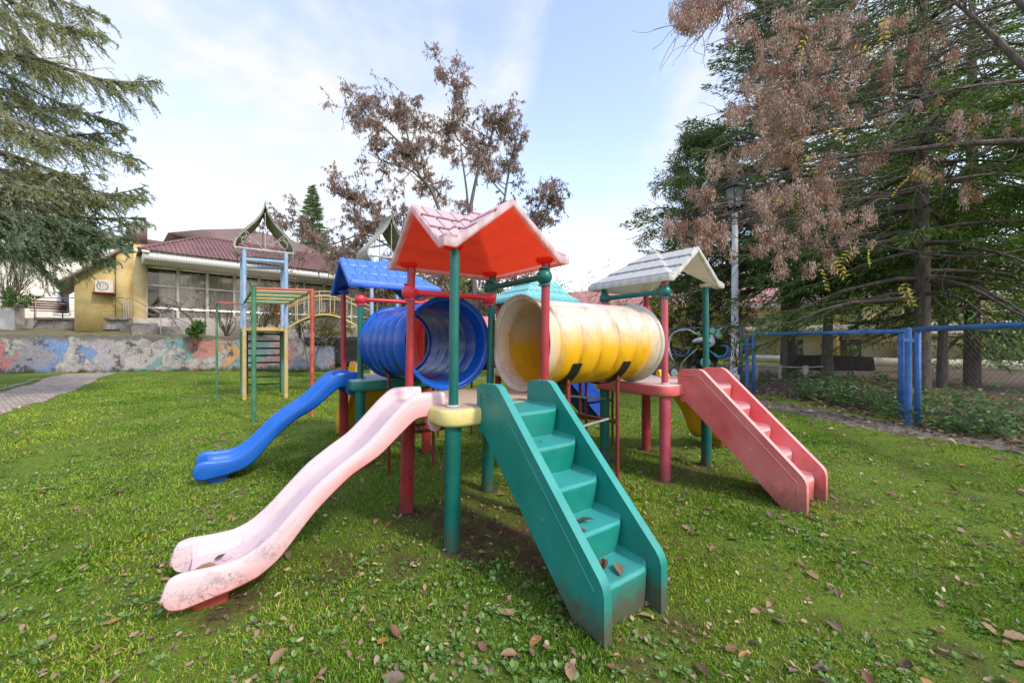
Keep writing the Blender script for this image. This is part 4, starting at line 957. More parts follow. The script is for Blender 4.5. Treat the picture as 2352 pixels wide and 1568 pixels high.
# ---------------------------------------------------------------- wire fence, scroll gate, lamp
wirem = simple('galvanised wire', (.10, .10, .09), .6, .2, .3, 8, 0)
def G3(px, Z): return np.array([(px - CX) / FPX * Z, Z, 0.])
def fence_panel(a, b, h0, h1, label, z0=.22, fr=.042, group='blue framed wire mesh fence panels'):
    e = empty('wire_fence', tuple(a), math.atan2(b[1] - a[1], b[0] - a[0]), label=label, cat='fence', group=group); Lh = np.linalg.norm((b - a)[:2])
    f = MB(); t_ = fr
    f.box((-t_, -t_ * .6, z0 - .15), (t_, t_ * .6, h0 - t_)); f.box((Lh - t_, -t_ * .6, z0 - .15), (Lh + t_, t_ * .6, h1 - t_))
    f.add([(x, y, (h0 + (h1 - h0) * x / Lh) + z) for z in (-t_ + .002, t_) for x, y in ((-t_, -t_ * .65), (Lh + t_, -t_ * .65), (Lh + t_, t_ * .65), (-t_, t_ * .65))], [(0, 3, 2, 1), (4, 5, 6, 7), (0, 1, 5, 4), (1, 2, 6, 5), (2, 3, 7, 6), (3, 0, 4, 7)])
    f.build('frame', M['paintblue'], e)
    mb = MB(); H = min(h0, h1) - t_ - z0; sp = .088
    for sg in (1, -1):
        for k in np.arange(-H, Lh, sp):
            # diagonal x = k + s , z = s
            s0 = max(0, -k); s1 = min(H, Lh - k)
            if s1 - s0 < .02: continue
            p = [(k + s0, .004 * sg, z0 + (s0 if sg > 0 else H - s0)), (k + s1, .004 * sg, z0 + (s1 if sg > 0 else H - s1))]; mb.tube(p, .0019, 3, cap=False)
    mb.build('wire_mesh', wirem, e, fix=False); return e
def fpole(P, h, r, label, n=12, square=False):
    mb = MB(); mb.tube([(0, 0, -.2), (0, 0, h)], r, n); mb.lathe([(r * 1.0, h), (r * 1.05, h + .01), (r * .6, h + .03), (.001, h + .035)], n=n)
    o = mb.build('fence_post', M['paintblue'], smooth=True, angle=50); o.location = tuple(P); tag(o, label, 'post', 'blue posts of the wire fence'); return o
p1a, p1b = G3(1731, 11.2), G3(2071, 7.42); p2a, p2b = G3(2108, 6.95), np.array([6.15, 3.1, 0])
fence_panel(p1a, p1b, 1.69, 1.69, 'blue framed wire mesh panel between the scroll gate and the double post')
fence_panel(p2a, p2b, 1.71, 1.72, 'nearest blue framed wire mesh panel, running out of the picture on the right')
fpole(G3(2086, 7.2), 1.72, .05, 'thick blue round post standing between the two wire mesh panels')
fpole(G3(1716, 12.4), 1.71, .05, 'blue round post beside the scroll gate')
# hinge brackets
for Z_, px0, px1, z_ in ((7.3, 2071, 2108, 1.52), (7.2, 2071, 2108, .30), (12.3, 1705, 1731, 1.42)):
    o = MB().box((-.14 if Z_ < 10 else -.2, -.025, -.03), (.14 if Z_ < 10 else .2, .025, .03)).build('hinge', M['paintblue'], bevel=.005); q = G3((px0 + px1) / 2, Z_ - .12)
    o.location = (q[0], q[1], z_); tag(o, {1.52: 'blue hinge strap near the top of the double fence post', .30: 'blue hinge strap near the foot of the double fence post', 1.42: 'blue hinge strap on the post beside the scroll gate'}[z_], 'hinge')
# low pale mesh fence further back
q1, q2, q3 = G3(1738, 15.5), G3(1850, 14.5), G3(1960, 16.5)
white_old = peeling('flaking white paint', (.55, .55, .5), (.2, .15, .1), .6)
e = empty('garden_fence', tuple(q1), label='low weathered white mesh fence behind the blue fence', cat='fence'); 
for a, b, u_ in ((q1, q2, 0), (q2, q3, .02)):
    a = a - q1; b = b - q1
    MB().bar(a + up * .55, b + up * .55, .025, 6).bar(a + up * .08, b + up * .08, .02, 6).build('rail', white_old, e)
    for k_ in (0, .5, 1): c_ = a + (b - a) * (k_ * .98 + u_); MB().box((c_[0] - .05, c_[1] - .03, -.1), (c_[0] + .05, c_[1] + .03, .62)).build('post', white_old, e)

# scroll gate: iron frame with plaster ornaments
ga, gb = G3(1470, 17.0), G3(1703, 13.0); gl_ = np.linalg.norm((gb - ga)[:2]); 
gate = empty('ornamental_gate', tuple(ga), math.atan2(gb[1] - ga[1], gb[0] - ga[0]), label='iron scrollwork gate with white, green and blue plaster ornaments beside the blue fence', cat='gate')
gP = np.array(ga[:2]); gd = (gb - ga)[:2] / gl_; gn = np.array([-gd[1], gd[0]])
def GL(px, py):
    d = np.array([(px - CX) / FPX, 1.]); t_ = (gP @ gn) / (d @ gn); q = d * t_; return ((q - gP) @ gd, EYE - (py - CY) / FPX * t_)
def z4(x, y): return GL((2600 + x / 4.356) * .57422, (1200 + y / 4.356) * .57422)
gtop = 2.02
MB().box((gl_ - .03, -.03, 0), (gl_ + .03, .03, gtop)).box((-.03, -.03, 0), (.03, .03, gtop)).box((.031, -.025, gtop - .05), (gl_ - .031, .025, gtop)).box((.031, -.025, .18), (gl_ - .031, .025, .23)).build('frame', peeling('blue grey paint', (.10, .16, .24), (.06, .05, .04), .6), gate)
iron = simple('wrought iron', (.045, .05, .06), .5, .3)
sc_mb = MB()
def spiral(cx, cz, r, a0, turns, y=0, rr=.013):
    P = [(cx + r * (1 - .8 * t) * math.cos(a0 + t * turns * 6.28), y, cz + r * (1 - .8 * t) * math.sin(a0 + t * turns * 6.28)) for t in np.linspace(0, 1, 34)]; sc_mb.tube(P, rr, 5)
for (x, y, r, a0, tn) in ((560, 390, .16, 0, 1.6), (720, 370, .17, 3, 1.7), (830, 350, .19, 0, 1.3), (1020, 360, .2, 2, 1.4), (1260, 260, .12, 0, 1.5), (1410, 300, .21, 2.5, 1.2), (600, 700, .26, 1, 1.6), (640, 690, .12, 2, 1.4), (1320, 540, .15, 0, 1.6), (1500, 530, .16, 2, 1.5), (1480, 950, .12, 0, 1.4), (1340, 1130, .13, 1, 1.5), (1460, 1100, .12, 3, 1.4), (800, 1080, .14, 0, 1.4), (520, 860, .1, 2, 1.3), (1380, 700, .3, 4, .7), (900, 1000, .35, 2.5, .6)):
    a, z = z4(x, y); spiral(a, z, r * 1.05, a0, tn)
for pts_ in ([(1000, 250), (1120, 330), (1300, 430), (1450, 400), (1500, 300)], [(1000, 660), (1200, 700), (1400, 720), (1560, 860), (1600, 1040)], [(1100, 1060), (1250, 1150), (1380, 1200)], [(430, 860), (560, 880), (700, 850)], [(330, 580), (470, 500), (800, 520)]):
    P = [(z4(*q)[0], .01, z4(*q)[1]) for q in pts_]; sc_mb.tube(curve(P, 22), .012, 5)
sc_mb.build('scrollwork', iron, gate, smooth=True)
plw = simple('grey white plaster', (.78, .80, .78), .8, 0, .25, 5, .3, 20); plg = simple('pale green plaster', (.26, .58, .45), .7, 0, .3, 5, .3, 20); plb = simple('blue plaster', (.08, .27, .62), .6, 0, .4, 7, .3, 20)
def ribbon3(name, pts_, rad, mat, y=-.03, n=30, flat=.5):
    P = curve([(z4(*q)[0], y, z4(*q)[1]) for q in pts_], n); rr = np.interp(np.linspace(0, 1, n), np.linspace(0, 1, len(rad)), rad); return MB().tube(P, rr, 12, flat=flat).build(name, mat, gate, smooth=True)
ribbon3('white_arch', [(420, 1060), (350, 900), (330, 740), (400, 600), (520, 530), (700, 520), (820, 590)], [.015, .055, .075, .07, .06, .05, .03], plw)
ribbon3('leaf_scroll', [(1020, 860), (1120, 930), (1230, 1000), (1340, 960), (1380, 870), (1340, 800), (1230, 790)], [.01, .05, .10, .11, .09, .06, .01], plb)
ribbon3('leaf_scroll', [(400, 850), (480, 940), (580, 970), (670, 920), (680, 840), (630, 800)], [.01, .03, .045, .05, .04, .01], plb)
ribbon3('leaf_scroll', [(1580, 1110), (1540, 1180), (1470, 1250), (1430, 1230), (1440, 1180)], [.008, .04, .06, .05, .015], plw)
ribbon3('plaster_body', [(780, 720), (850, 700), (940, 690), (1040, 700), (1100, 740)], [.10, .15, .15, .14, .06], plw, flat=.6)
ribbon3('plaster_body', [(990, 820), (1060, 800), (1110, 740), (1090, 640), (1060, 610)], [.02, .07, .09, .08, .05], plw, flat=.6)
ribbon3('plaster_stem', [(590, 1060), (700, 960), (830, 850)], [.03, .035, .035], plw); ribbon3('plaster_stem', [(540, 1220), (560, 1130), (610, 1060)], [.05, .055, .05], simple('tan plaster', (.42, .30, .14), .8), flat=.8)
for (x, y, r) in ((1105, 540, .12), (1210, 610, .12), (1200, 530, .07), (980, 1090, .2), (860, 580, .07)):
    a, z = z4(x, y); MB().sphere((a, -.04, z), r, 12, sy=.45).build('leaf_boss', plg, gate, smooth=True)
a, z = z4(440, 1270); MB().sphere((a, -.05, z), .16, 14, sy=.3).build('rosette', plw, gate, smooth=True)

# street lamp
lp = G3(1688, 15.2); LS = 1.12; lamp = empty('street_lamp', tuple(lp), label='white lamp post with a black glass lantern in front of the brown tree', cat='street lamp')
lz = 6.40; polew = simple('white painted pole', (.88, .87, .86), .5, 0, .3, 1.2, .1)
MB().lathe([(.17, -.1), (.16, .9), (.13, .95), (.125, 3), (.095, lz)], n=18).build('pole', polew, lamp, smooth=True)
iron2 = simple('black lantern iron', (.018, .018, .02), .45)
lm = MB(); lm.lathe([(.10, lz - .02), (.07, lz + .02), (.07, lz + .10), (.24, lz + .14), (.24, lz + .17), (.05, lz + .175)], n=6)
for k_ in range(6):
    a = k_ * math.pi / 3; lm.bar((.23 * math.cos(a), .23 * math.sin(a), lz + .16), (.37 * math.cos(a), .37 * math.sin(a), lz + .80), .028, 5)
lm.lathe([(.36, lz + .79), (.43, lz + .80), (.43, lz + .84), (.27, lz + .98), (.20, lz + 1.05), (.19, lz + 1.10), (.23, lz + 1.11), (.12, lz + 1.19), (.02, lz + 1.24)], n=6)
lf_ = lm.build('lantern_frame', iron2, lamp)
lg, t, p, out = new_mat('lantern glass'); p.inputs['Base Color'].default_value = (.75, .76, .78, 1); p.inputs['Roughness'].default_value = .12
tr = N(t, 'ShaderNodeBsdfTransparent'); ms = N(t, 'ShaderNodeMixShader'); ms.inputs[0].default_value = .32; t.links.new(tr.outputs[0], ms.inputs[1]); t.links.new(p.outputs[0], ms.inputs[2]); t.links.new(ms.outputs[0], out.inputs[0])
lgo = MB().lathe([(.22, lz + .17), (.355, lz + .79)], n=6, cap=False).build('lantern_glass', lg, lamp)
MB().sphere((0, 0, lz + .48), .09, 10, sz=1.4).build('bulb', simple('frosted bulb', (.8, .8, .76), .4), lamp, smooth=True)
for o in (lf_, lgo): o.scale = (LS, LS, LS); o.location = (0, 0, lz * (1 - LS))

# ---------------------------------------------------------------- vegetation
def unit(v): return v / (np.linalg.norm(v, axis=-1, keepdims=True) + 1e-9)
def leaves_arr(P, D, Ln, Wd, r, fold=.0):
    """rhombic leaves: base P, direction D"""
    n = len(P); D = unit(D); rv = unit(r.normal(size=(n, 3))); Sd = unit(np.cross(D, rv)); Ln = np.broadcast_to(Ln, n)[:, None]; Wd = np.broadcast_to(Wd, n)[:, None]
    mid = P + D * Ln * .45
    V = np.stack([P, mid + Sd * Wd * .5, P + D * Ln, mid - Sd * Wd * .5], axis=1).reshape(-1, 3)
    return V
def build_leaves(name, Vs, mat, parent=None, **k):
    V = np.concatenate(Vs); n = len(V) // 4; F = np.arange(4 * n).reshape(n, 4)
    return fast_mesh(name, V, F, mat, parent, **k)
class Wood:
    def __init__(s): s.V = []; s.F = []; s.n = 0
    def tube(s, P, r, n=5):
        P = np.asarray(P, float); r = np.broadcast_to(np.asarray(r, float), (len(P),)); T, A, B = frames(P); a = np.arange(n) * 2 * np.pi / n
        V = (P[:, None] + r[:, None, None] * (np.cos(a)[None, :, None] * A[:, None] + np.sin(a)[None, :, None] * B[:, None])).reshape(-1, 3)
        i = np.arange(len(P) - 1)[:, None]; j = np.arange(n)[None]; k = (j + 1) % n
        F = np.stack([i * n + j, i * n + k, (i + 1) * n + k, (i + 1) * n + j], -1).reshape(-1, 4); s.V.append(V); s.F.append(F + s.n); s.n += len(V)
    def build(s, name, mat, parent=None, **k): return fast_mesh(name, np.concatenate(s.V), np.concatenate(s.F), mat, parent, True, **k)
def wander(p, d, L, n, r, droop=0., curl=.25):
    P = [np.array(p, float)]; d = unit(np.array(d, float))
    for i in range(n):
        d = unit(d + r.normal(size=3) * curl * .5 + np.array([0, 0, -droop / n])); P.append(P[-1] + d * L / n)
    return np.array(P)
br_stops = [(0, (.20, .115, .085)), (.35, (.30, .19, .15)), (.65, (.17, .11, .085)), (1, (.38, .27, .20))]
M['brownleaf'] = foliage('dry brown leaf', [(0, (.26, .18, .165)), (.4, (.46, .34, .30)), (.75, (.34, .235, .205)), (1, (.62, .46, .35))], .45, clump=.2, cscale=1.2)
M['keys'] = foliage('pinkish brown seed keys', [(0, (.34, .21, .17)), (.3, (.60, .42, .35)), (.6, (.30, .19, .15)), (.85, (.76, .58, .50)), (1, (.50, .33, .22))], .35, clump=.2)
M['keys2'] = foliage('rusty seed keys', [(0, (.20, .085, .05)), (.4, (.40, .20, .13)), (.8, (.28, .13, .09)), (1, (.50, .30, .20))], .35, clump=.2)
M['spruce'] = foliage('spruce needles', [(0, (.05, .11, .028)), (.5, (.09, .18, .035)), (.85, (.17, .27, .05)), (1, (.27, .36, .08))], .38, clump=.5)
M['firlight'] = foliage('sunlit fir needles', [(0, (.12, .21, .11)), (.5, (.20, .31, .14)), (1, (.36, .44, .20))], .3, clump=.4)
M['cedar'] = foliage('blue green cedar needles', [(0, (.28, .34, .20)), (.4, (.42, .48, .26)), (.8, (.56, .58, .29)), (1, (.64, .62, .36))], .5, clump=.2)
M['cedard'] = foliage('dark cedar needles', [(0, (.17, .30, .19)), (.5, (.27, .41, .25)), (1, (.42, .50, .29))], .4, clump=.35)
M['broad'] = foliage('dark broad leaves', [(0, (.06, .13, .03)), (.5, (.10, .20, .04)), (.9, (.19, .29, .07)), (1, (.30, .28, .17))], .35, clump=.45)
M['broadfine'] = foliage('small grey green leaves', [(0, (.07, .12, .04)), (.5, (.12, .19, .06)), (.8, (.22, .26, .11)), (1, (.32, .27, .20))], .35, clump=.35)
M['softgreen'] = foliage('fresh green leaves', [(0, (.06, .15, .025)), (.5, (.12, .25, .04)), (.85, (.22, .36, .06)), (1, (.42, .40, .08))], .45, clump=.35)
M['yellowleaf'] = foliage('yellow leaf', [(0, (.50, .42, .05)), (.5, (.62, .52, .10)), (1, (.40, .40, .06))], .5, clump=.1)
M['bushyellow'] = foliage('yellow green bush', [(0, (.30, .30, .06)), (.4, (.45, .40, .12)), (.8, (.16, .24, .05)), (1, (.55, .42, .16))], .4, clump=.3)
M['orangeleaf'] = foliage('orange brown leaf', [(0, (.45, .24, .07)), (.5, (.55, .34, .13)), (1, (.34, .20, .08))], .4, clump=.2)
M['greenbush'] = foliage('green bush', [(0, (.07, .16, .03)), (.5, (.12, .24, .05)), (1, (.22, .32, .10))], .4, clump=.4)
M['nettle'] = foliage('nettles', [(0, (.08, .18, .05)), (.5, (.14, .27, .08)), (1, (.28, .40, .15))], .35, clump=.4, cscale=2)

def conifer(x, y, h, rad, z0, mat, label, seed, whorl=.36, nb=7, dens=46, droop=.35, needle=(.16, .035), tr=.18, lean=0, taper=.85, sides=None, group=None, twigs=True):
    r = np.random.default_rng(seed); e = empty('conifer', (x, y, 0), label=label, cat='tree', group=group); wd = Wood(); L = []
    wd.tube([(0, 0, -.2), (0, 0, h * .5), (0, 0, h)], [tr, tr * .6, .02], 10); wd.build('trunk', M['bark'], e); wd = Wood()
    z = z0
    while z < h - .2:
        f = (z - z0) / (h - z0); R0 = rad * (1 - f) ** taper * r.uniform(.85, 1.1) + .15
        for b in range(nb):
            a = r.uniform(0, 6.28); Lb = R0 * r.uniform(.7, 1.12)
            if sides and not sides(a): continue
            up_ = .35 * f - .05; P = wander((0, 0, z + r.uniform(-.15, .15)), (math.cos(a), math.sin(a), up_), Lb, 7, r, droop * (1 - .6 * f), .18)
            if Lb > 1.2: P[-2:, 2] += .05 * Lb
            wd.tube(P, np.linspace(.012 + .012 * Lb, .004, 8), 4)
            m = max(6, int(dens * Lb)); t = r.uniform(.12, 1, m) ** .8 * 7; i = np.minimum(t.astype(int), 6); q = P[i] + (P[i + 1] - P[i]) * (t - i)[:, None]
            d = unit(P[i + 1] - P[i]); sd = unit(np.cross(d, (0, 0, 1.))); s = r.choice([-1, 1], m)[:, None]; sp = Lb * .28 * (1 - t / 7.8)[:, None] * r.uniform(.0, 1, (m, 1))
            q = q + sd * s * sp + d * sp * .5 + np.c_[np.zeros((m, 2)), -sp[:, 0] * r.uniform(.1, .6, m)]
            dd = d * .8 + sd * s * r.uniform(.2, 1.0, (m, 1)) + r.normal(size=(m, 3)) * .25 + np.array([0, 0, -.25])
            L.append(leaves_arr(q, dd, needle[0] * r.uniform(.6, 1.4, m), needle[1], r))
        z += whorl * r.uniform(.7, 1.3) * (1 - .4 * f)
    wd.build('branch', M['bark'], e, kind='stuff'); build_leaves('crown', L, mat, e); return e

# small sunlit fir behind the hall
conifer(-17.5, 35, 15.2, 3.3, 4.0, M['firlight'], 'small pointed sunlit fir standing behind the hall roof', 11, .42, 13, 60, .25, (.26, .07), .2, taper=1.1)
conifer(-14.5, 38, 10.8, 2.2, 3.5, M['spruce'], 'thin dark fir tip showing left of the brown crowned tree', 12, .5, 7, 26, .25, (.3, .06), .15)

def cluster_tree(limbs, base, label, seed, mat, cat='tree', sub=16, nleaf=16, spread=.55, ll=(.11, .032), hang=.7, wood='barkgrey', name='tree', levels=2, sublen=(.5, 1.3), group=None, tipw=1.):
    """limbs: list of (points, r0, r1)"""
    r = np.random.default_rng(seed); e = empty(name, tuple(base), label=label, cat=cat, group=group); B = np.array(base, float); wt = Wood(); wd = Wood(); L = []
    def cl(p, n, s):
        nt_ = max(2, n // 9)
        for _ in range(nt_):
            T_ = wander(p, r.normal(size=3) + np.array([0, 0, .15]), s * r.uniform(.35, 1.), 4, r, .5, .5); wd.tube(T_, np.linspace(.006, .003, 5), 3)
            m = max(3, int(n / nt_)); t = r.uniform(.8, 3.99, m); i = t.astype(int); q = T_[i] + (T_[i + 1] - T_[i]) * (t - i)[:, None]
            d = r.normal(size=(m, 3)) * .42 + np.array([0, 0, -hang]); L.append(leaves_arr(q, d, ll[0] * r.uniform(.6, 1.4, m), ll[1] * r.uniform(.7, 1.3, m), r))
    for pts, r0, r1, ns in limbs:
        P = curve(np.array(pts) - B, max(8, len(pts) * 6)); rr = np.linspace(r0, r1, len(P)); wt.tube(P, rr, 7)
        for k in range(ns):
            t = r.uniform(.22, 1) ** .8 * (len(P) - 1.001); i = int(t); p = P[i] + (P[i + 1] - P[i]) * (t - i); d = unit(P[i + 1] - P[i])
            dd = unit(d * r.uniform(.2, .9) + unit(r.normal(size=3)) * 1.0 + np.array([0, 0, .25])); Ls = r.uniform(*sublen) * (1.15 - .4 * t / len(P))
            Q_ = wander(p, dd, Ls, 6, r, .1, .4); wd.tube(Q_, np.linspace(min(.03, rr[i] * .5), .006, 7), 4)
            for q_ in range(levels * 3):
                j = r.integers(2, 7); d2 = unit(unit(Q_[j] - Q_[j - 1]) + r.normal(size=3) * .7); S_ = wander(Q_[j], d2, Ls * r.uniform(.2, .5), 4, r, .2, .5); wd.tube(S_, np.linspace(.010, .004, 5), 3)
                cl(S_[-1], int(nleaf * r.uniform(.3, 1.6) * tipw), spread * r.uniform(.4, .8)); 
                if r.random() < .5: cl(S_[2], int(nleaf * .4), spread * .5)
    wt.build('trunk', M[wood], e); wd.build('twig', M['twig'], e, kind='stuff'); build_leaves('crown', L, mat, e); return e

# brown crowned tree in the centre: limbs measured from the photograph, spread in depth
Zc = 17.0
def LW(pts): return [tuple(W(x, y, z)) for x, y, z in pts]
cluster_tree([(p_, a_ * .72, b_ * .8, int(n_ * 1.35)) for p_, a_, b_, n_ in [
    (LW([(1100, 850, 17), (1095, 740, 17), (1088, 640, 17), (1080, 540, 17), (1082, 470, 17)]), .20, .12, 4),
    (LW([(1082, 470, 17), (1092, 420, 17.2), (1105, 370, 17.3), (1122, 330, 17.3), (1135, 290, 17.2), (1140, 250, 17)]), .11, .03, 10),
    (LW([(1105, 370, 17.3), (1060, 330, 17.6), (1035, 290, 17.8)]), .06, .02, 6),
    (LW([(1128, 320, 17.3), (1140, 250, 17.2), (1125, 215, 17), (1035, 190, 16.9), (1018, 140, 16.9)][:1] + [(1052, 270, 17), (1062, 235, 17), (1048, 200, 16.9), (1030, 172, 16.9), (1015, 138, 16.9)]), .03, .012, 9),
    (LW([(1078, 520, 17), (1072, 440, 16.6), (1060, 350, 16.3), (1055, 270, 16.9)]), .08, .02, 7),
    (LW([(1060, 640, 16.5), (1022, 520, 16.2), (992, 440, 16), (962, 400, 15.8), (945, 350, 15.6), (930, 290, 15.6), (905, 250, 15.6)]), .12, .02, 17),
    (LW([(985, 430, 16), (940, 390, 16.2), (880, 370, 16.5), (845, 350, 16.6)]), .05, .015, 8), (LW([(950, 360, 15.7), (900, 310, 15.2), (860, 270, 15), (835, 245, 15)]), .05, .012, 10), (LW([(945, 330, 15.7), (960, 280, 16.2), (950, 240, 16.4)]), .04, .012, 6),
    (LW([(1135, 640, 17.5), (1150, 540, 17.8), (1160, 450, 18), (1172, 380, 18), (1185, 320, 18.2), (1160, 290, 18.2)]), .11, .02, 16),
    (LW([(1160, 450, 18), (1120, 400, 18.4), (1110, 330, 18.6)]), .05, .02, 5),
    (LW([(1100, 620, 17), (1180, 540, 16.5), (1225, 490, 16), (1255, 450, 15.8)]), .07, .015, 9), (LW([(1170, 560, 17), (1215, 530, 17), (1245, 505, 17)]), .04, .012, 7),
    (LW([(1050, 700, 16.5), (960, 560, 15.6), (880, 520, 15), (830, 500, 14.8), (805, 455, 14.6)]), .08, .012, 16), (LW([(900, 560, 15.2), (840, 570, 15), (790, 575, 14.8)]), .05, .012, 10),
    (LW([(930, 590, 15.4), (840, 540, 16), (760, 560, 16.5), (690, 545, 16.8), (655, 500, 17)]), .05, .010, 12), (LW([(930, 620, 15.4), (860, 610, 14.5), (780, 600, 14)]), .04, .010, 9), (LW([(1090, 760, 17), (1110, 690, 16), (1150, 640, 15.6), (1230, 590, 15.4)]), .06, .012, 9), (LW([(1080, 760, 17), (1040, 690, 16), (1000, 640, 15.6), (960, 600, 15.4)]), .06, .012, 8),
]], W(1100, 850, 17) * np.array([1, 1, 0]), 'tall open tree with clusters of dry brown leaves rising behind the red roof', 21, M['brownleaf'], nleaf=30, spread=.62, ll=(.125, .034), levels=3, sublen=(.5, 1.4), hang=.9)

# left: drooping cedar whose trunk stands outside the picture
def cedar():
    r = np.random.default_rng(31); base = np.array([-14.6, 8.6, 0.]); e = empty('cedar', tuple(base), label='large drooping blue green cedar reaching in from the left edge', cat='tree'); L = {0: [], 1: []}; wt = Wood(); wd = Wood()
    wt.tube([(0, 0, -.2), (.1, 0, 4), (0, .2, 9), (0, 0, 15)], [.42, .36, .22, .05], 12)
    limbs = [([(-120, -250), (20, -60), (110, -10), (245, 40)], 8.2, 0, .85), ([(-150, -60), (40, 10), (120, 55), (235, 78)], 8.2, 0, 1.), ([(-150, 40), (30, 130), (100, 150), (165, 175)], 9.2, 0, .8), ([(-160, 100), (60, 130), (210, 178), (290, 190), (345, 186)], 8.6, 0, 1.), ([(-150, 110), (0, 165), (100, 220), (160, 245)], 9.6, 0, .8),
             ([(-160, 150), (20, 240), (150, 250), (280, 285)], 9.0, 0, 1.), ([(-160, 200), (60, 290), (200, 330), (325, 368)], 8.4, 0, 1.), ([(-150, 230), (60, 320), (180, 310), (290, 305)], 9.4, 0, .8), ([(-150, 330), (0, 350), (130, 395), (240, 445), (330, 430)], 9.0, 0, 1.), ([(-170, 300), (40, 420), (190, 445), (320, 450)], 8.7, 0, 1.),
             ([(-170, 380), (60, 470), (190, 500), (330, 500)], 9.2, 0, 1.), ([(-180, 420), (30, 520), (170, 540), (310, 510)], 8.8, 1, 1.), ([(-180, 450), (0, 540), (140, 560), (290, 548)], 9.3, 1, 1.1), ([(-180, 480), (20, 570), (150, 575), (260, 600)], 9.0, 1, .9), ([(-200, 430), (-40, 480), (90, 500), (200, 520)], 8.4, 1, 1.1), ([(-180, 340), (0, 440), (90, 470), (180, 480)], 10.4, 0, 1.1), ([(-180, 250), (0, 350), (90, 400), (170, 430)], 10.6, 0, 1.), ([(-190, -10), (-20, 60), (60, 110), (110, 190)], 10, 0, 1.), ([(-190, 120), (-20, 260), (60, 310), (120, 330)], 9.9, 0, 1.), ([(-190, 500), (-20, 560), (60, 590), (130, 640)], 9.2, 1, .5), ([(-190, 380), (-20, 470), (80, 510), (240, 545)], 8.6, 1, 1.1), ([(-190, 400), (-20, 430), (110, 450), (250, 470)], 9.0, 1, 1.), ([(-190, 460), (0, 500), (140, 520), (300, 575)], 8.8, 1, 1.1), ([(-190, 300), (-30, 380), (60, 400), (220, 400)], 8.8, 0, 1.1), ([(-190, 60), (-30, 190), (60, 230), (150, 300)], 9.0, 0, 1.), ([(-200, -200), (-60, -40), (10, 30), (60, 90)], 9.8, 0, 1.)]
    for pts, Z0, dk, am in limbs:
        n = len(pts); P = np.array([W(x, y, Z0 + (.35 * i if i > 1 else 0)) for i, (x, y) in enumerate(pts)]) - base; st = np.array([0, 0, P[0][2] + .4]) ; P = np.vstack([st, P]); P = curve(P, 34); wt.tube(P, np.linspace(.075, .008, 34), 6)
        Lh = np.linalg.norm(np.diff(P, axis=0), axis=1).sum()
        for k in range(int(105 * am)):
            t = r.uniform(.25, 1) * 32.99; i = int(t); p = P[i] + (P[i + 1] - P[i]) * (t - i); d = unit(P[i + 1] - P[i]); sd = unit(np.cross(d, (0, 0, 1.)))
            f = 1 - (t / 33) ** 3 * .75
            dd = d * r.uniform(.5, 1.2) + sd * r.normal() * .7 + np.array([0, 0, r.uniform(-1.0, .15)]); Ls = r.uniform(.3, 1.35) * f
            Q_ = wander(p, dd, Ls, 6, r, .35, .35); wd.tube(Q_, np.linspace(.009, .003, 7), 3)
            for rep in range(3):
                j = r.integers(1, 6); S_ = wander(Q_[j], unit(Q_[j + 1] - Q_[j]) + r.normal(size=3) * .55 + np.array([0, 0, -.3]), Ls * .42, 4, r, .4, .4); wd.tube(S_, np.linspace(.005, .002, 5), 3)
                for Z_, m_ in ((S_, 44),): 
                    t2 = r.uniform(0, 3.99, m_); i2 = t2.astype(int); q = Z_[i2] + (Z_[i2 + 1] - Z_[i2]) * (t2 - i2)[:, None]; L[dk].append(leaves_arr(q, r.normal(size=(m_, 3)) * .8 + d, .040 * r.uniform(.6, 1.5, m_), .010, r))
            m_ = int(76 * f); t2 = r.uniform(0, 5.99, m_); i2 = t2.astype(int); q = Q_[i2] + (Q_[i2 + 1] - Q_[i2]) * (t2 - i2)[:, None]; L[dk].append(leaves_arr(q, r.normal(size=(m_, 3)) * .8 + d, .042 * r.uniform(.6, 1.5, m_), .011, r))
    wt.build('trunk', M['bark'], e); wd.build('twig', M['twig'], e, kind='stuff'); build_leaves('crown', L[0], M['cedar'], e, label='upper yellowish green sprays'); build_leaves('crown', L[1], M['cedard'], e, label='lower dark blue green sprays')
cedar()

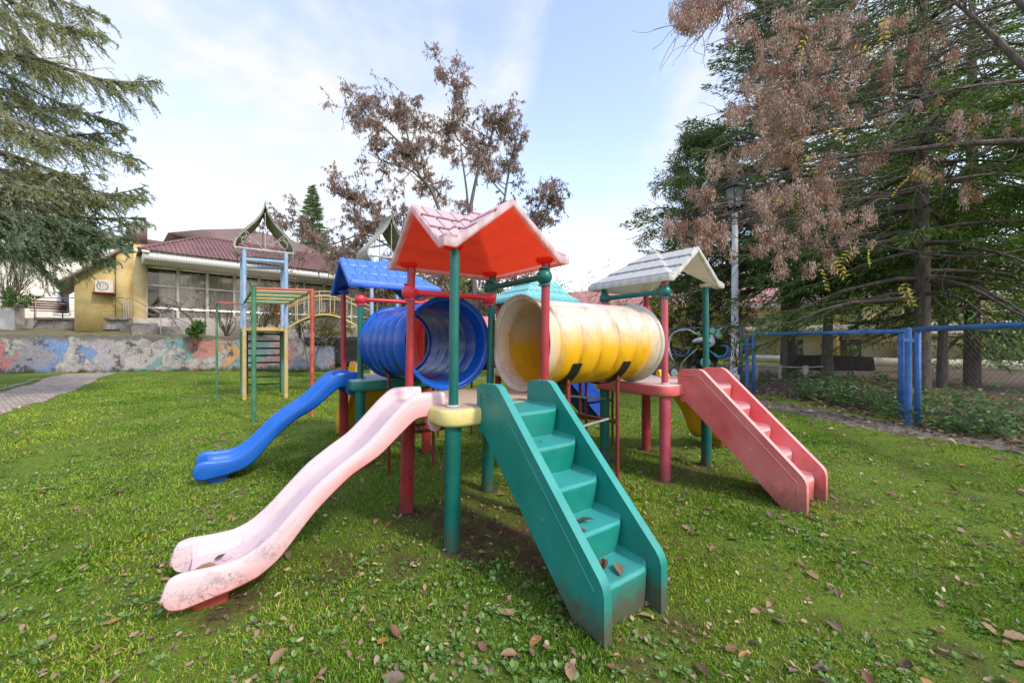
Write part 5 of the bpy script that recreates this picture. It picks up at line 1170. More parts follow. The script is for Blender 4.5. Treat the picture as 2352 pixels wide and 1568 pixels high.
# right-hand trees
conifer(12.6, 18.0, 21, 7.6, 4.0, M['spruce'], 'tall dark fir behind the lamp post, its top outside the picture', 41, .44, 8, 58, .3, (.20, .048), .32)
conifer(10.2, 9.9, 17, 4.2, 2.7, M['spruce'], 'mossy spruce with bare lower trunk behind the double blue post', 42, .50, 7, 82, .6, (.15, .030), .17)
conifer(15.6, 13.5, 18, 4.6, 1.8, M['spruce'], 'dark spruce at the right edge behind the nearest fence panel', 43, .6, 6, 66, .6, (.17, .036), .22)
conifer(19.5, 19.5, 20, 5, 1.8, M['spruce'], 'second dark spruce behind the others at the far right', 44, .8, 5, 40, .4, (.22, .05), .25)
def broad_tree(x, y, h, rx, z0, mat, label, seed, n=34000, trunk=.2, ll=(.11, .06), name='broadleaf_tree', cat='tree', lumps=46, nb=26, group=None, small=1.):
    r = np.random.default_rng(seed); e = empty(name, (x, y, 0), label=label, cat=cat, group=group); wd = Wood(); wt = Wood(); L = []
    wt.tube([(0, 0, -.1), (.1, 0, h * .5), (0, .1, h * .9)], [trunk, trunk * .6, .03], 8)
    C_ = []
    for k in range(lumps):
        f = r.uniform(0, 1); z = z0 + (h - z0) * f; rr = rx * math.sin(math.pi * min(.98, .18 + .8 * f)) ** .7 * r.uniform(.35, 1.05); a = r.uniform(0, 6.28); c = np.array([rr * math.cos(a), rr * math.sin(a), z]); C_.append((c, rx * r.uniform(.16, .36) * small))
        s = np.array([0, 0, max(.3, z - rr * .9)]); P = curve([s, (s + c) / 2 + np.array([0, 0, .1]), c], 8); wd.tube(P, np.linspace(trunk * .25, .01, 8), 4)
    per = n // lumps
    for c, s in C_:
        u = unit(r.normal(size=(per, 3))) * (r.uniform(.25, 1, (per, 1)) ** .5) * s * np.array([1, 1, .72]); q = c + u + r.normal(size=(per, 3)) * s * .16
        L.append(leaves_arr(q, r.normal(size=(per, 3)) + np.array([0, 0, -.4]), ll[0] * r.uniform(.6, 1.3, per), ll[1], r))
    wt.build('trunk', M['bark'], e); wd.build('branch', M['bark'], e, kind='stuff'); build_leaves('crown', L, mat, e); return e
broad_tree(9.2, 19.5, 11.6, 3.1, .6, M['broadfine'], 'airy small leaved tree left of the lamp post', 51, 74000, .22, (.10, .05), lumps=190, small=.62)
broad_tree(12.0, 15.2, 7.2, 2.3, 3.6, M['broad'], 'green understorey tree between the two dark trunks', 52, 22000, .2, (.12, .075), lumps=40)
broad_tree(16.5, 11.0, 5.5, 2.4, 1.4, M['broad'], 'green understorey tree behind the nearest fence panel', 53, 16000, .15, (.10, .06), lumps=34)

broad_tree(13.6, 12.6, 9.5, 2.9, 3.6, M['softgreen'], 'fresh green beech branches between the two nearer spruces', 55, 42000, .14, (.085, .05), lumps=150, small=.5)
broad_tree(12.4, 9.0, 8.0, 2.1, 3.4, M['softgreen'], 'fresh green beech crown over the nearest fence panel', 56, 26000, .10, (.075, .042), lumps=110, small=.5)
# overhanging tree with hanging seed bunches
def seed_tree():
    r = np.random.default_rng(61); base = np.array([9.8, 5.2, 0.]); e = empty('seed_tree', tuple(base), label='leaning tree with hanging bunches of pinkish brown seed keys reaching in from the right', cat='tree'); wt = Wood(); wd = Wood(); K = []; K2 = []; Y = []
    wt.tube([(0, 0, -.2), (-.1, .1, 2.6), (-.3, .2, 4.2), (.1, .3, 7.5)], [.20, .16, .13, .06], 10)
    limbs = [([(2420, 330), (2352, 325), (2200, 332), (2068, 347), (1917, 366), (1872, 419), (1785, 502), (1728, 512)], 6.6, .065), ([(2400, 180), (2352, 185), (2181, 208), (2030, 260), (1880, 300), (1760, 330)], 6.9, .04), ([(2500, 260), (2352, 151), (2280, 80), (2200, 11), (2100, -60)], 6.2, .07), ([(2400, 0), (2302, 11), (2106, 79), (1990, 105), (1842, 125), (1740, 190)], 7.2, .035),
             ([(2440, 120), (2300, 100), (2150, 150), (1980, 190), (1800, 230), (1700, 260)], 7.6, .035), ([(2440, 420), (2300, 400), (2150, 420), (2000, 455), (1860, 470), (1700, 500), (1600, 510)], 7.8, .04), ([(2440, 300), (2250, 290), (2080, 310), (1900, 400), (1800, 430), (1650, 480), (1550, 540)], 8.2, .04),
             ([(2300, -80), (2100, -40), (1900, -20), (1780, 60), (1740, 100)], 7.0, .035), ([(2200, -140), (1900, -100), (1740, -60), (1680, 0), (1640, 14)], 6.6, .035), ([(2420, 560), (2219, 590), (1993, 562), (1850, 560), (1720, 590)], 8.5, .03), ([(2440, 250), (2200, 270), (2000, 230), (1850, 260), (1760, 270)], 7.9, .03)]
    allp = []
    for pts, Z0, r0 in limbs:
        P = np.array([W(x, y, Z0 + .25 * i) for i, (x, y) in enumerate(pts)]) - base; P = curve(P, 40); wt.tube(P, np.linspace(r0, .010, 40), 7); allp.append(P)
        # root the limb at the trunk
        wt.tube(curve([P[0], (P[0] + np.array([-.25, .2, 3.4])) / 2, np.array([-.2, .15, 3.4])], 8), np.linspace(r0, r0 * 1.5, 8), 7)
        for k in range(46):
            t = r.uniform(.15, 1) * 38.9; i = int(t); p = P[i] + (P[i + 1] - P[i]) * (t - i); d = unit(P[i + 1] - P[i]); dd = d * .7 + r.normal(size=3) * .65 + np.array([0, 0, .05]); Ls = r.uniform(.4, 1.5)
            Q_ = wander(p, dd, Ls, 7, r, .15, .4); wd.tube(Q_, np.linspace(.012, .004, 8), 4)
            if r.random() < .5: S_ = wander(Q_[4], dd + r.normal(size=3), Ls * .7, 5, r, .3, .5); wd.tube(S_, np.linspace(.007, .003, 6), 3)
    # bunches where the photograph has them
    spots = []
    for (x, y, w_, h_, n) in ((1790, 60, 110, 60, 20), (1860, 120, 90, 60, 16), (1770, 170, 70, 80, 20), (1800, 240, 90, 60, 26), (1750, 230, 50, 60, 12), (1860, 190, 100, 70, 22), (1900, 60, 120, 60, 16), (1960, 130, 90, 70, 14), (1780, 320, 60, 60, 16), (1820, 290, 70, 60, 16), (1700, 255, 40, 25, 8), (1770, 350, 40, 40, 10), (1640, 380, 50, 20, 8), (1680, 350, 40, 20, 6), (1800, 450, 120, 35, 26), (1860, 420, 80, 50, 12), (1650, 450, 110, 25, 22), (1620, 510, 100, 35, 22), (1700, 480, 80, 40, 18), (1680, 540, 90, 30, 12), (1880, 500, 80, 60, 16), (1960, 500, 70, 60, 10), (2010, 360, 60, 30, 6), (1760, 540, 80, 50, 12), (1900, 380, 60, 40, 8), (2160, 110, 80, 50, 10), (2080, 160, 80, 50, 10), (2220, 290, 60, 30, 8), (2330, 270, 60, 30, 6), (1950, 270, 80, 50, 10), (2040, 50, 100, 50, 9), (1700, 20, 50, 30, 5), (1578, 42, 26, 22, 34), (1615, 15, 30, 16, 30), (1920, 610, 60, 30, 4), (1810, 600, 60, 40, 6), (2140, 400, 60, 40, 6), (2250, 420, 60, 30, 4), (1600, 570, 40, 20, 4)):
        for k in range(int(n * 1.1)): spots.append((x + r.normal() * w_ * .5, y + r.normal() * h_ * .5, r.uniform(6.5, 8.6)))
    spots = [q for q in spots if not (1640 < q[0] < 1745 and 392 < q[1] < 505) and not (1672 < q[0] < 1708 and q[1] > 400)]
    for (x, y, Z_) in spots:
        p = W(x, y - 8, Z_) - base
        if r.random() < .8: wd.tube(curve([p, p + np.array([r.normal() * .08, 0, .16]), p + np.array([.30 + .3 * r.random(), r.normal() * .2, .22 + .2 * r.random()]), p + np.array([.75 + .4 * r.random(), r.normal() * .3, .25 + .3 * r.random()])], 8), np.linspace(.003, .007, 8), 3)
        for rep in range(2):
            ln = r.uniform(.10, .30); m = int(30 + 130 * ln); q = p + r.normal(size=(m, 3)) * np.array([.036, .036, .02]) + np.outer(r.uniform(0, 1, m), [0, 0, -ln]) ; p = p + r.normal(size=3) * .09
            (K if r.random() < .74 else K2).append(leaves_arr(q, r.normal(size=(m, 3)) * .38 + np.array([0, 0, -1.]), .062 * r.uniform(.6, 1.4, m), .017, r))
    for (x, y) in ((1855, 68), (1940, 115), (2035, 25), (1890, 285), (1795, 290), (1800, 450), (1830, 445), (2095, 400), (2095, 380), (2220, 265), (2260, 250), (1880, 610), (1900, 590), (1960, 570), (1990, 560), (2060, 650), (2080, 640), (2150, 300), (1840, 350)):
        p = W(x, y, r.uniform(6.3, 7.2)) - base; d = unit(np.array([r.normal() * .6, r.normal() * .4, -.8])); S_ = wander(p, d, .42, 6, r, .2, .2); wd.tube(S_, np.full(7, .0035), 3)
        sd = unit(np.cross(d, r.normal(size=3))); Y = []
        for j in range(1, 7):
            for s in (-1, 1): Y.append(leaves_arr(S_[j][None], (sd * s + d * .5)[None], .10, .032, r))
        build_leaves('yellow_spray', Y, M['yellowleaf'], e)
    wt.build('trunk', M['bark'], e); wd.build('twig', M['bark'], e, kind='stuff'); build_leaves('seed_bunches', K, M['keys'], e); build_leaves('seed_bunches', K2, M['keys2'], e, label='redder seed bunches')
seed_tree()

cluster_tree([(LW([(1800, 860, 17), (1800, 700, 17), (1790, 600, 16.8)]), .14, .09, 2), (LW([(1790, 620, 16.8), (1740, 540, 16.6), (1680, 480, 16.8), (1630, 470, 17)]), .06, .012, 16), (LW([(1790, 600, 16.8), (1780, 520, 16.6), (1740, 450, 16.5), (1720, 400, 16.4)]), .06, .012, 14), (LW([(1790, 640, 16.8), (1700, 590, 16.5), (1620, 560, 16.5), (1570, 540, 16.6)]), .06, .012, 15), (LW([(1790, 600, 16.8), (1840, 500, 16.4), (1880, 440, 16.3)]), .06, .012, 12)], W(1800, 850, 17) * np.array([1, 1, 0]), 'tree with pinkish brown hanging seed bunches directly behind the lantern', 62, M['keys'], nleaf=44, spread=.45, ll=(.12, .036), hang=1.2, levels=1, sublen=(.5, 1.2), name='seed_tree')
# shrubs
def shrub(x, y, z, h, rx, mat, label, seed, n=2600, ll=(.10, .05), stems=9, cat='shrub', name='shrub', lo=.2, group=None, hang=-.2, wood='twig'):
    r = np.random.default_rng(seed); e = empty(name, (x, y, z), label=label, cat=cat, group=group); wd = Wood(); L = []
    for k in range(stems):
        a = r.uniform(0, 6.28); q = r.uniform(.1, 1) * rx; P = wander((r.normal() * .05, r.normal() * .05, 0), (math.cos(a) * q / h * .9, math.sin(a) * q / h * .9, 1), h * r.uniform(.75, 1.1), 7, r, .15, .3); wd.tube(P, np.linspace(.02, .005, 8), 4)
        for rep in range(5):
            j = r.integers(2, 7); S_ = wander(P[j], unit(P[j] - P[j - 1]) + r.normal(size=3) * .6, h * r.uniform(.15, .35), 4, r, .1, .5); wd.tube(S_, np.linspace(.008, .003, 5), 3)
            m = max(1, n // (stems * 5)); 
            if n: L.append(leaves_arr(S_[r.integers(1, 5, m)] + r.normal(size=(m, 3)) * h * .035, r.normal(size=(m, 3)) + np.array([0, 0, hang]), ll[0] * r.uniform(.6, 1.3, m), ll[1], r))
    wd.build('stems', M[wood], e)
    if L: build_leaves('leaves', L, mat, e)
    return e
# on the ground behind the painted wall and right of it
def SH(px, Z, py0, py1, rx, mat, label, seed, z=None, **k):
    p = W(px, py0, Z); top = W(px, py1, Z)[2]; zb = p[2] if z is None else z
    return shrub(p[0], Z, zb, top - zb, rx, M[mat] if mat else None, label, seed, **k)
SH(20, 18.6, 705, 575, 1.3, 'bushyellow', 'tall bare arching shrub at the left edge beside the terrace', 71, n=500, stems=46, ll=(.08, .02))
SH(35, 18.4, 712, 660, 1.2, 'greenbush', 'low green growth at the foot of the bare arching shrub', 72, n=1500)
SH(452, 18.2, 775, 735, 1.0, 'greenbush', 'leafy green shrub spilling over the painted wall below the leaning bare trunk', 73, n=1600, ll=(.14, .07))
SH(520, 19.0, 772, 690, 1.1, None, 'bare twiggy shrub behind the wall left of the ladder tower', 74, n=0, stems=16)
SH(600, 19.4, 772, 690, 1.2, 'greenbush', 'sparse shrub behind the wall seen through the ladder tower', 75, n=350, stems=16, ll=(.1, .05))
SH(690, 20.2, 778, 700, 1.0, 'greenbush', 'sparse shrub behind the wall under the bridge', 76, n=500, stems=10)
SH(745, 20.6, 785, 715, 1.3, 'bushyellow', 'yellow green bush behind the wall under the arched bridge', 77, n=3000, stems=14)
SH(838, 21.5, 850, 712, 1.5, 'bushyellow', 'bright yellow bush at the right end of the painted wall', 78, n=5200, stems=16)
SH(640, 20.8, 770, 655, 1.0, 'orangeleaf', 'orange leaved bush in front of the hall windows', 79, n=2600, stems=9, hang=-.8)
SH(712, 15.8, 850, 590, .9, 'brownleaf', 'slender sapling with a brown leaf head beside the bridge', 80, n=1500, stems=5)
SH(905, 22, 850, 700, 1.6, 'bushyellow', 'yellowish bush behind the blue tunnel', 81, n=4000, stems=14)
SH(1000, 23, 850, 640, 1.8, 'brownleaf', 'brown bush behind the tall tree on the left', 82, n=4200, stems=14)
SH(1080, 24, 850, 650, 2.0, 'greenbush', 'green bush behind the tall tree', 83, n=5200, stems=14, ll=(.14, .07))
SH(1150, 22, 850, 665, 1.6, 'bushyellow', 'yellow green bush between the two tunnels', 84, n=4600, stems=14)
SH(1215, 25, 850, 640, 2.0, 'greenbush', 'green bush behind the turquoise roof', 85, n=5200, stems=14, ll=(.14, .07))
SH(1325, 20, 850, 612, 1.1, 'bushyellow', 'yellow green sapling with upright twigs in front of the pink roofed house', 86, n=2400, stems=12)
SH(1420, 21, 850, 690, 1.6, 'bushyellow', 'yellow green bush below the pink roof beside the white roofed tower', 87, n=4200, stems=14)
SH(1475, 19, 860, 720, 1.2, 'greenbush', 'green bush behind the scroll gate on the left', 88, n=3000, stems=12)
SH(1580, 17.6, 860, 640, 1.2, 'yellowleaf', 'climbing vine with big yellow leaves over the scroll gate', 89, n=420, stems=10, ll=(.26, .20), cat='vine', name='vine')
SH(1700, 13.4, 860, 700, .6, 'orangeleaf', 'spray of large buff leaves beside the blue gate post', 90, n=60, stems=5, ll=(.22, .16), cat='vine', name='vine')
SH(1640, 18.6, 860, 730, 1.4, 'greenbush', 'dark green bush behind the scroll gate on the right', 91, n=3600, stems=12)
for i, (px, Z, top) in enumerate(((960, 30, 640), (1120, 31, 600), (1040, 34, 610), (1230, 30, 640), (880, 32, 650))):
    p = W(px, 850, Z); hh = W(px, top, Z)[2]
    broad_tree(p[0], Z, hh, 2.6, 1.2, M['broad'] if i % 2 else M['bushyellow'], ['yellowing tree far behind the blue roof', 'dark green tree far behind the red roof', 'yellowing tree farthest back behind the tall brown tree', 'dark green tree far behind the turquoise roof', 'yellowing tree far behind the arched bridge'][i], 100 + i, 9000, .15, (.22, .13), lumps=34)
# leaning bare trunk in front of the hall
cluster_tree([(LW([(450, 770, 18.6), (440, 735, 18.6), (415, 712, 18.7), (400, 702, 18.8), (378, 700, 18.9)]), .07, .02, 8), (LW([(470, 770, 18.8), (472, 730, 18.8), (466, 700, 18.8), (462, 672, 18.8)]), .03, .01, 6)], W(450, 850, 18.6) * np.array([1, 1, 0]) + np.array([0, 0, 1.7]), 'small leaning bare tree in front of the hall windows', 92, M['brownleaf'], nleaf=2, spread=.3, sublen=(.4, .9), levels=1, wood='bark')

# undergrowth behind the fence
def patch_plants(name, region, n, label, cat, mat, seed, hgt=(.25, .6), ll=(.08, .05), nl=26, kind='stuff'):
    r = np.random.default_rng(seed); L = []; wd = Wood()
    for k in range(n):
        x, y = region(r); z = float(gz(x, y)); h = r.uniform(*hgt); P = wander((x, y, z), (r.normal() * .2, r.normal() * .2, 1), h, 4, r, 0, .3); wd.tube(P, np.linspace(.005, .002, 5), 3)
        t = r.integers(1, 5, nl); q = P[t] + r.normal(size=(nl, 3)) * .015; d = r.normal(size=(nl, 3)); d[:, 2] = np.abs(d[:, 2]) * .2 - .1; L.append(leaves_arr(q, d, ll[0] * r.uniform(.5, 1.4, nl), ll[1], r))
    o = build_leaves(name, L, mat, label=label, cat=cat, kind=kind); return o
patch_plants('nettles', lambda r: (7.25 + abs(r.normal()) * .6 + .3 * r.random(), r.uniform(7.6, 10.4)), 130, 'nettles growing along the foot of the wire fence', 'undergrowth', M['nettle'], 201, (.25, .6))
patch_plants('brambles', lambda r: (7.1 + abs(r.normal()) * .9 - .0, r.uniform(4.8, 7.2)), 95, 'brambles at the foot of the nearest fence panel', 'undergrowth', M['nettle'], 202, (.2, .7))
patch_plants('weeds_back', lambda r: (8 + 5 * r.random(), r.uniform(10, 16)), 60, 'scattered weeds on the leaf covered bank', 'undergrowth', M['greenbush'], 203, (.15, .4))
# heap shelter: a low dark slatted lean-to roof behind the mound
p = W(1930, 850, 15.5); mb = MB(); mb.prism([(0, 0), (2.2, 0), (2.1, .55), (.25, .62)], lambda a, z: (a, 0, z), lambda a, z: (a, 1.6, z * .9)); o = mb.build('woodpile_cover', simple('dark mossy boards', (.05, .04, .03), .9, 0, .5, 6, .5), bevel=.02); o.location = (p[0] - .8, 15.5, .35); tag(o, 'dark leaf strewn cover of a low shed behind the leaf heap', 'shed cover')

# ---------------------------------------------------------------- grass, weeds, fallen leaves
def ok_lawn(x, y):
    pr = np.interp(y, PR[:, 1][:70], PR[:, 0][:70]); ok = x < pr - .55
    tail = (dist_poly(x, y, PR) > .62); ok &= tail | (x < pr - .55) & (y < 13)
    ok &= dist_poly(x, y, PL) > .95
    wy = np.interp(x, [wa[0], wb[0]], [wa[1], wb[1]]); ok &= (y < wy - .05) | (x > wb[0])
    return ok
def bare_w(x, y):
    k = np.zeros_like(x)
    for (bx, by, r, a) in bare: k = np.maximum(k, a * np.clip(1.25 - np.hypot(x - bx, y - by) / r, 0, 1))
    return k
def vnoise(x, y, s, seed):
    r = np.random.default_rng(seed); g = r.random((256, 256)); X = x * s + 100; Y = y * s + 100; i = np.floor(X).astype(int); j = np.floor(Y).astype(int); fx = X - i; fy = Y - j; fx = fx * fx * (3 - 2 * fx); fy = fy * fy * (3 - 2 * fy)
    a = g[i % 256, j % 256]; b = g[(i + 1) % 256, j % 256]; c = g[i % 256, (j + 1) % 256]; d = g[(i + 1) % 256, (j + 1) % 256]; return (a * (1 - fx) + b * fx) * (1 - fy) + (c * (1 - fx) + d * fx) * fy
def grass():
    r = np.random.default_rng(300); N0 = 1000000
    u_ = r.random(N0); r0_, r1_ = 1.5 ** .5, 22 ** .5; rad = (r0_ + (r1_ - r0_) * u_) ** 2; th = r.uniform(R(-62), R(62), N0); x = rad * np.sin(th); y = rad * np.cos(th)
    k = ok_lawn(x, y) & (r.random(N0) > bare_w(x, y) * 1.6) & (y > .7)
    dn = vnoise(x, y, .9, 1) * .5 + vnoise(x, y, 3.1, 2) * .5
    k &= r.random(N0) < np.clip(.05 + 1.7 * dn, .1, 1)
    x, y, rad, dn = x[k], y[k], rad[k], dn[k]; n = len(x); z = gz(x, y)
    h = (.007 + .021 * r.random(n) ** 2.0) * (.3 + 1.3 * dn) * (1 + .02 * rad); tuft = vnoise(x, y, 2.0, 5) > .74; h[tuft] *= 1.5
    wd = (.0013 + .0011 * r.random(n)) * (1 + rad * .26); a = r.uniform(0, 6.28, n); ln = r.uniform(.15, 1.3, n) * h; b = a + r.normal(size=n) * .5 + 1.57
    B0 = np.c_[x, y, z - .004]; side = np.c_[np.cos(a), np.sin(a), np.zeros(n)] * wd[:, None]; lean = np.c_[np.cos(b), np.sin(b), np.zeros(n)] * ln[:, None]
    T = B0 + lean + np.c_[np.zeros((n, 2)), h]; Mi = B0 + lean * .35 + np.c_[np.zeros((n, 2)), h * .6]
    V = np.stack([B0 - side, B0 + side, Mi + side * .75, T, Mi - side * .75], 1).reshape(-1, 3); F = np.arange(5 * n).reshape(n, 5)
    m, t, p, out = new_mat('grass blades'); g_ = N(t, 'ShaderNodeNewGeometry')
    c = ramp(t, g_.outputs['Random Per Island'], [(0, (.11, .25, .012)), (.3, (.20, .38, .02)), (.6, (.31, .49, .04)), (.80, (.44, .53, .09)), (.92, (.66, .60, .24)), (1, (.46, .33, .16))])
    c = mix(t, mrange(t, noise(t, .7, 4), .38, .66), c, mix(t, 1., c, (.48, .68, .5), 'MULTIPLY')); c = mix(t, mrange(t, noise(t, .28, 3), .40, .65), c, mix(t, 1., c, (1.28, 1.12, .95), 'MULTIPLY')); c = mix(t, mrange(t, noise(t, 2.4, 5, .7), .55, .68), c, mix(t, 1., c, (1.2, 1.06, .95), 'MULTIPLY'))
    t.links.new(c, p.inputs['Base Color']); p.inputs['Roughness'].default_value = .5; p.inputs['Specular IOR Level'].default_value = .25
    tr = N(t, 'ShaderNodeBsdfTranslucent'); t.links.new(c, tr.inputs[0]); ms = N(t, 'ShaderNodeMixShader'); ms.inputs[0].default_value = .4; t.links.new(p.outputs[0], ms.inputs[1]); t.links.new(tr.outputs[0], ms.inputs[2]); t.links.new(ms.outputs[0], out.inputs[0])
    fast_mesh('grass', V, F, m, label='short green lawn grass', cat='grass', kind='stuff')
grass()
def weeds():
    r = np.random.default_rng(301); n = 9500; rad = 1.5 + 7.0 * r.random(n) ** 1.5; th = r.uniform(R(-60), R(60), n); x = rad * np.sin(th); y = rad * np.cos(th)
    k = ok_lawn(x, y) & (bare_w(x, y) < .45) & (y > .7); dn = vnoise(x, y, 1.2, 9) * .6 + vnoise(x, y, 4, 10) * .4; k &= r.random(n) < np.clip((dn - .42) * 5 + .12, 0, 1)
    x, y, rad = x[k], y[k], rad[k]; n = len(x); z = gz(x, y); m_ = 8; a = r.uniform(0, 6.28, (n, 1)) + np.arange(m_)[None] * (6.28 / m_) + r.normal(size=(n, m_)) * .35; sz = (.009 + .024 * r.random(n) ** 2.2)[:, None] * r.uniform(.6, 1.25, (n, m_)); el = r.uniform(.15, .95, (n, m_))
    D = np.stack([np.cos(a) * np.cos(el), np.sin(a) * np.cos(el), np.sin(el)], -1); S_ = np.stack([-np.sin(a), np.cos(a), np.zeros_like(a)], -1); st = np.stack([x, y, z + .006], -1)[:, None] + D * sz[..., None] * .35; L_ = D * sz[..., None]; up_ = np.array([0, 0, 1.]) * sz[..., None]
    w_ = sz[..., None] * .36
    V = np.stack([st, st + L_ * .35 + S_ * w_ * .8 + up_ * .10, st + L_ * .75 + S_ * w_ + up_ * .08, st + L_ * 1.1 - up_ * .10, st + L_ * .75 - S_ * w_ + up_ * .08, st + L_ * .35 - S_ * w_ * .8 + up_ * .10], 2).reshape(-1, 3)
    F = np.arange(len(V)).reshape(-1, 6)
    wm_ = foliage('clover and plantain leaves', [(0, (.08, .18, .03)), (.4, (.13, .26, .05)), (.8, (.22, .35, .09)), (1, (.34, .42, .15))], .3, clump=.3, cscale=2)
    fast_mesh('lawn_weeds', V, F, wm_, label='small broad leaved weeds growing in the lawn', cat='weeds', kind='stuff')
weeds()
leafm = []
for i, cc_ in enumerate([(.20, .10, .05), (.31, .20, .10), (.12, .07, .04), (.38, .19, .06), (.20, .14, .10)]):
    m, t, p, out = new_mat('fallen leaf %d' % i); c = mix(t, mrange(t, noise(t, 25, 5), .35, .7), cc_, tuple(v * .5 for v in cc_)); t.links.new(c, p.inputs['Base Color']); p.inputs['Roughness'].default_value = .75; leafm.append(m)
leaf_tone = {m.name: q for m, q in zip(leafm, ('reddish brown', 'tan', 'dark brown', 'orange brown', 'greyish brown'))}
def leaf_mesh(r, k):
    n, m = 9, 5; X = np.zeros((n, m, 3)); cu = r.uniform(.2, 1.3); cu2 = r.uniform(-.9, 1.2); wv = r.uniform(0, 6)
    for i in range(n):
        t = i / (n - 1); w_ = .30 * math.sin(math.pi * t ** .8) ** .8 * (1 + .12 * math.sin(i * 3.1 + wv)) + .004
        for j in range(m):
            s = (j / (m - 1) * 2 - 1); X[i, j] = (t - .5, s * w_ * math.cos(cu * s * .5), .30 * abs(s) ** 1.5 * w_ * cu * 1.6 + .10 * cu2 * (t - .5) ** 2 * 4 + .012 * math.sin(i * 2 + j + wv))
    X[..., 2] -= X[..., 2].min() - .01
    me = MB().grid(X); me.tube([(-.5, 0, X[0, 2, 2]), (-.62, .03, X[0, 2, 2] + .03), (-.74, .02, X[0, 2, 2] + .01)], .008, 4)
    V = np.concatenate(me.V); mesh = bpy.data.meshes.new('fallen_leaf'); mesh.from_pydata(V.tolist(), [], me.F); mesh.polygons.foreach_set('use_smooth', np.ones(len(mesh.polygons), dtype=bool)); mesh.materials.append(leafm[k % 5]); return mesh
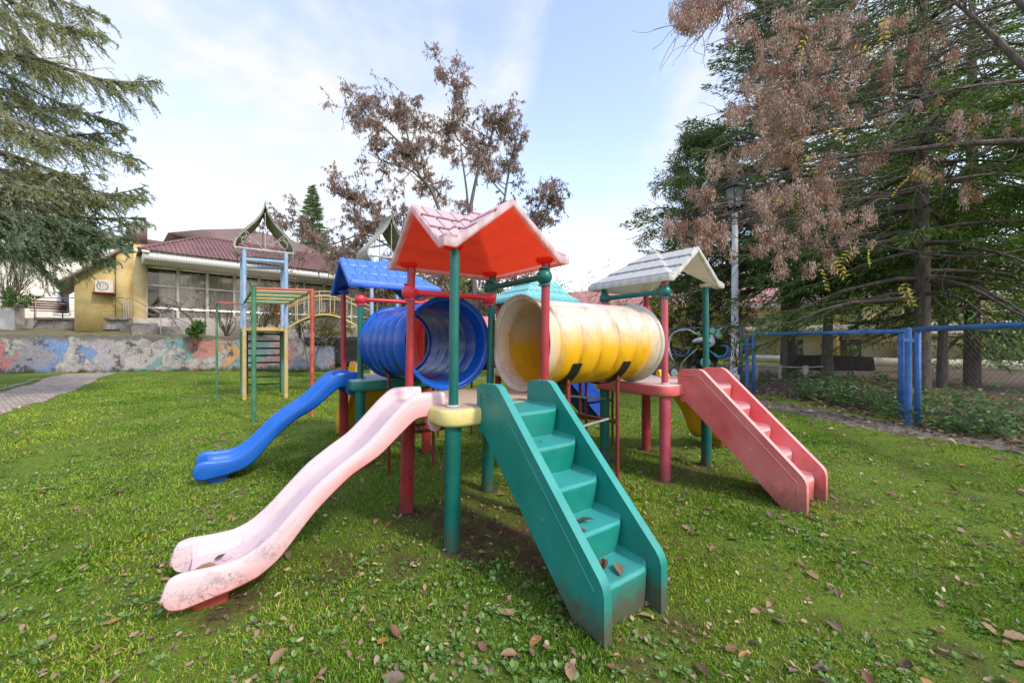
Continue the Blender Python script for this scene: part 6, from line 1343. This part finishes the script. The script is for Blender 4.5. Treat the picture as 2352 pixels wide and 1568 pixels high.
def fallen():
    r = np.random.default_rng(310); ms = [leaf_mesh(r, k) for k in range(12)]; cnt = 0; tries = 0
    def put(x, y, z, s, name='fallen_leaf'):
        o = bpy.data.objects.new(name, ms[r.integers(12)]); C.objects.link(o); o.location = (x, y, z); o.rotation_euler = (r.normal() * .28, r.normal() * .28, r.uniform(0, 6.28)); o.scale = (s, s * r.uniform(.7, 1.1), s * r.uniform(.7, 1.2)); return o
    while cnt < 235 and tries < 6000:
        tries += 1; rad = 1.75 + 6.0 * r.random() ** 1.15; th = r.uniform(R(-56), R(56)); x = rad * math.sin(th); y = rad * math.cos(th)
        if y < 1.6 or not ok_lawn(np.array([x]), np.array([y]))[0]: continue
        if x < .4 and r.random() < .5: continue
        z = float(gz(x, y)) + .018; o = put(x, y, z, r.uniform(.045, .105)); tone = leaf_tone[o.data.materials[0].name]
        zone = ('on the grass left of the blue slide' if x < -2.3 else 'on the grass between the blue and pink slides' if y > 3.0 and x < -.9 else 'on the grass in front of the pink slide' if x < -.7 else 'on the grass between the pink slide and the green stairs' if x < .45 and y < 3.2 else 'on the grass under the play towers' if x < 1.6 and y > 2.6 else 'on the grass in front of the red stairs' if y < 3.3 else 'on the grass right of the red stairs' if x > 2.8 else 'on the grass behind the red stairs')
        tag(o, tone + ' fallen leaf ' + zone, 'leaf', 'fallen leaves on the lawn'); cnt += 1
    # on the play set
    def on(k, side, s, lat, z, sz, lab):
        c, d = face(k, side); q = c + d * s + np.array([-d[1], d[0]]) * lat; w2 = F1 + U * q[0] + Vv * q[1]; tag(put(w2[0], w2[1], z, sz), lab, 'leaf')
    on(1, '-y', .90, -.05, .43, .15, 'curled brown leaf on the fourth tread of the green stairs'); on(1, '-y', 1.08, -.10, .235, .17, 'crumpled brown leaf on the lowest tread of the green stairs')
    on(1, '-y', .50, -.03, .825, .03, 'tiny leaf scrap on the second tread of the green stairs')
    on(1, '-x', 1.43, .03, .160, .12, 'brown leaf in the middle of the foot of the pink slide'); on(1, '-x', 1.52, .12, .09, .09, 'brown leaf at the lower lip of the pink slide'); on(1, '-x', 1.36, -.06, .160, .08, 'small leaf on the run out of the pink slide')
    on(1, '-y', 1.12, .02, .235, .10, 'small brown leaf against the far side of the lowest green tread'); on(1, '-y', .95, -.11, .43, .08, 'small torn leaf near the left side of the fourth green tread'); on(1, '-y', 1.05, -.02, .235, .08, 'twisted dark leaf in the middle of the lowest green tread')
    on(2, '-y', .5, .05, .825, .07, 'leaf on the second tread of the red stairs'); on(2, '-y', .70, .02, .62, .08, 'leaf on the third tread of the red stairs'); on(2, '-y', .9, .04, .425, .08, 'leaf on the fourth tread of the red stairs')
    # litter too many to count along the path and under the trees
    V = []; F = []; n0 = 0; base = []
    for me in ms:
        v = np.zeros(len(me.vertices) * 3, dtype=np.float32); me.vertices.foreach_get('co', v); v = v.reshape(-1, 3)[:45]; base.append(v)
    q = np.arange(45).reshape(9, 5); Fq = np.stack([q[:-1, :-1], q[1:, :-1], q[1:, 1:], q[:-1, 1:]], -1).reshape(-1, 4)
    def scatter(n, f, s0, s1):
        nonlocal n0
        for _ in range(n):
            x, y = f(); z = float(gz(x, y)) + .02; s = r.uniform(s0, s1); a = r.uniform(0, 6.28); v = base[r.integers(12)] * s; R_ = np.array([[math.cos(a), -math.sin(a), 0], [math.sin(a), math.cos(a), 0], [0, 0, 1]]); tl = r.normal(size=2) * .3
            v = v @ R_.T; v[:, 2] += v[:, 0] * tl[0] + v[:, 1] * tl[1]; V.append(v + np.array([x, y, z])); F.append(Fq + n0); n0 += 45
    def onpath():
        t = r.uniform(0, 62); i = int(t); p = PR[i] + (PR[i + 1] - PR[i]) * (t - i); w_ = r.normal() * .75 + .35; T = PR[i + 1] - PR[i]; T = T / np.linalg.norm(T); p = p + np.array([T[1], -T[0]]) * w_; return p
    scatter(1500, onpath, .05, .11)
    scatter(2600, lambda: (7.2 + 6 * r.random() ** 1.3, r.uniform(4, 17)), .06, .13)
    scatter(500, lambda: (r.uniform(-12, 2), r.uniform(6, 15)), .04, .08)
    scatter(2600, lambda: (lambda a, q: (q * math.sin(a), q * math.cos(a)))(r.uniform(-.95, .95), 1.8 + 7 * r.random() ** 1.2), .018, .042)
    scatter(260, lambda: (r.uniform(1, 7), r.uniform(3, 11)) , .04, .07)
    lm_ = foliage('leaf litter', [(0, (.22, .13, .08)), (.4, (.36, .25, .17)), (.7, (.13, .08, .055)), (.9, (.48, .33, .19)), (1, (.55, .46, .25))], .1, clump=.2)
    fast_mesh('leaf_litter', np.concatenate(V), np.concatenate(F), lm_, smooth=True, label='thick litter of dry leaves along the slab path and under the trees', cat='leaf litter', kind='stuff')
fallen()
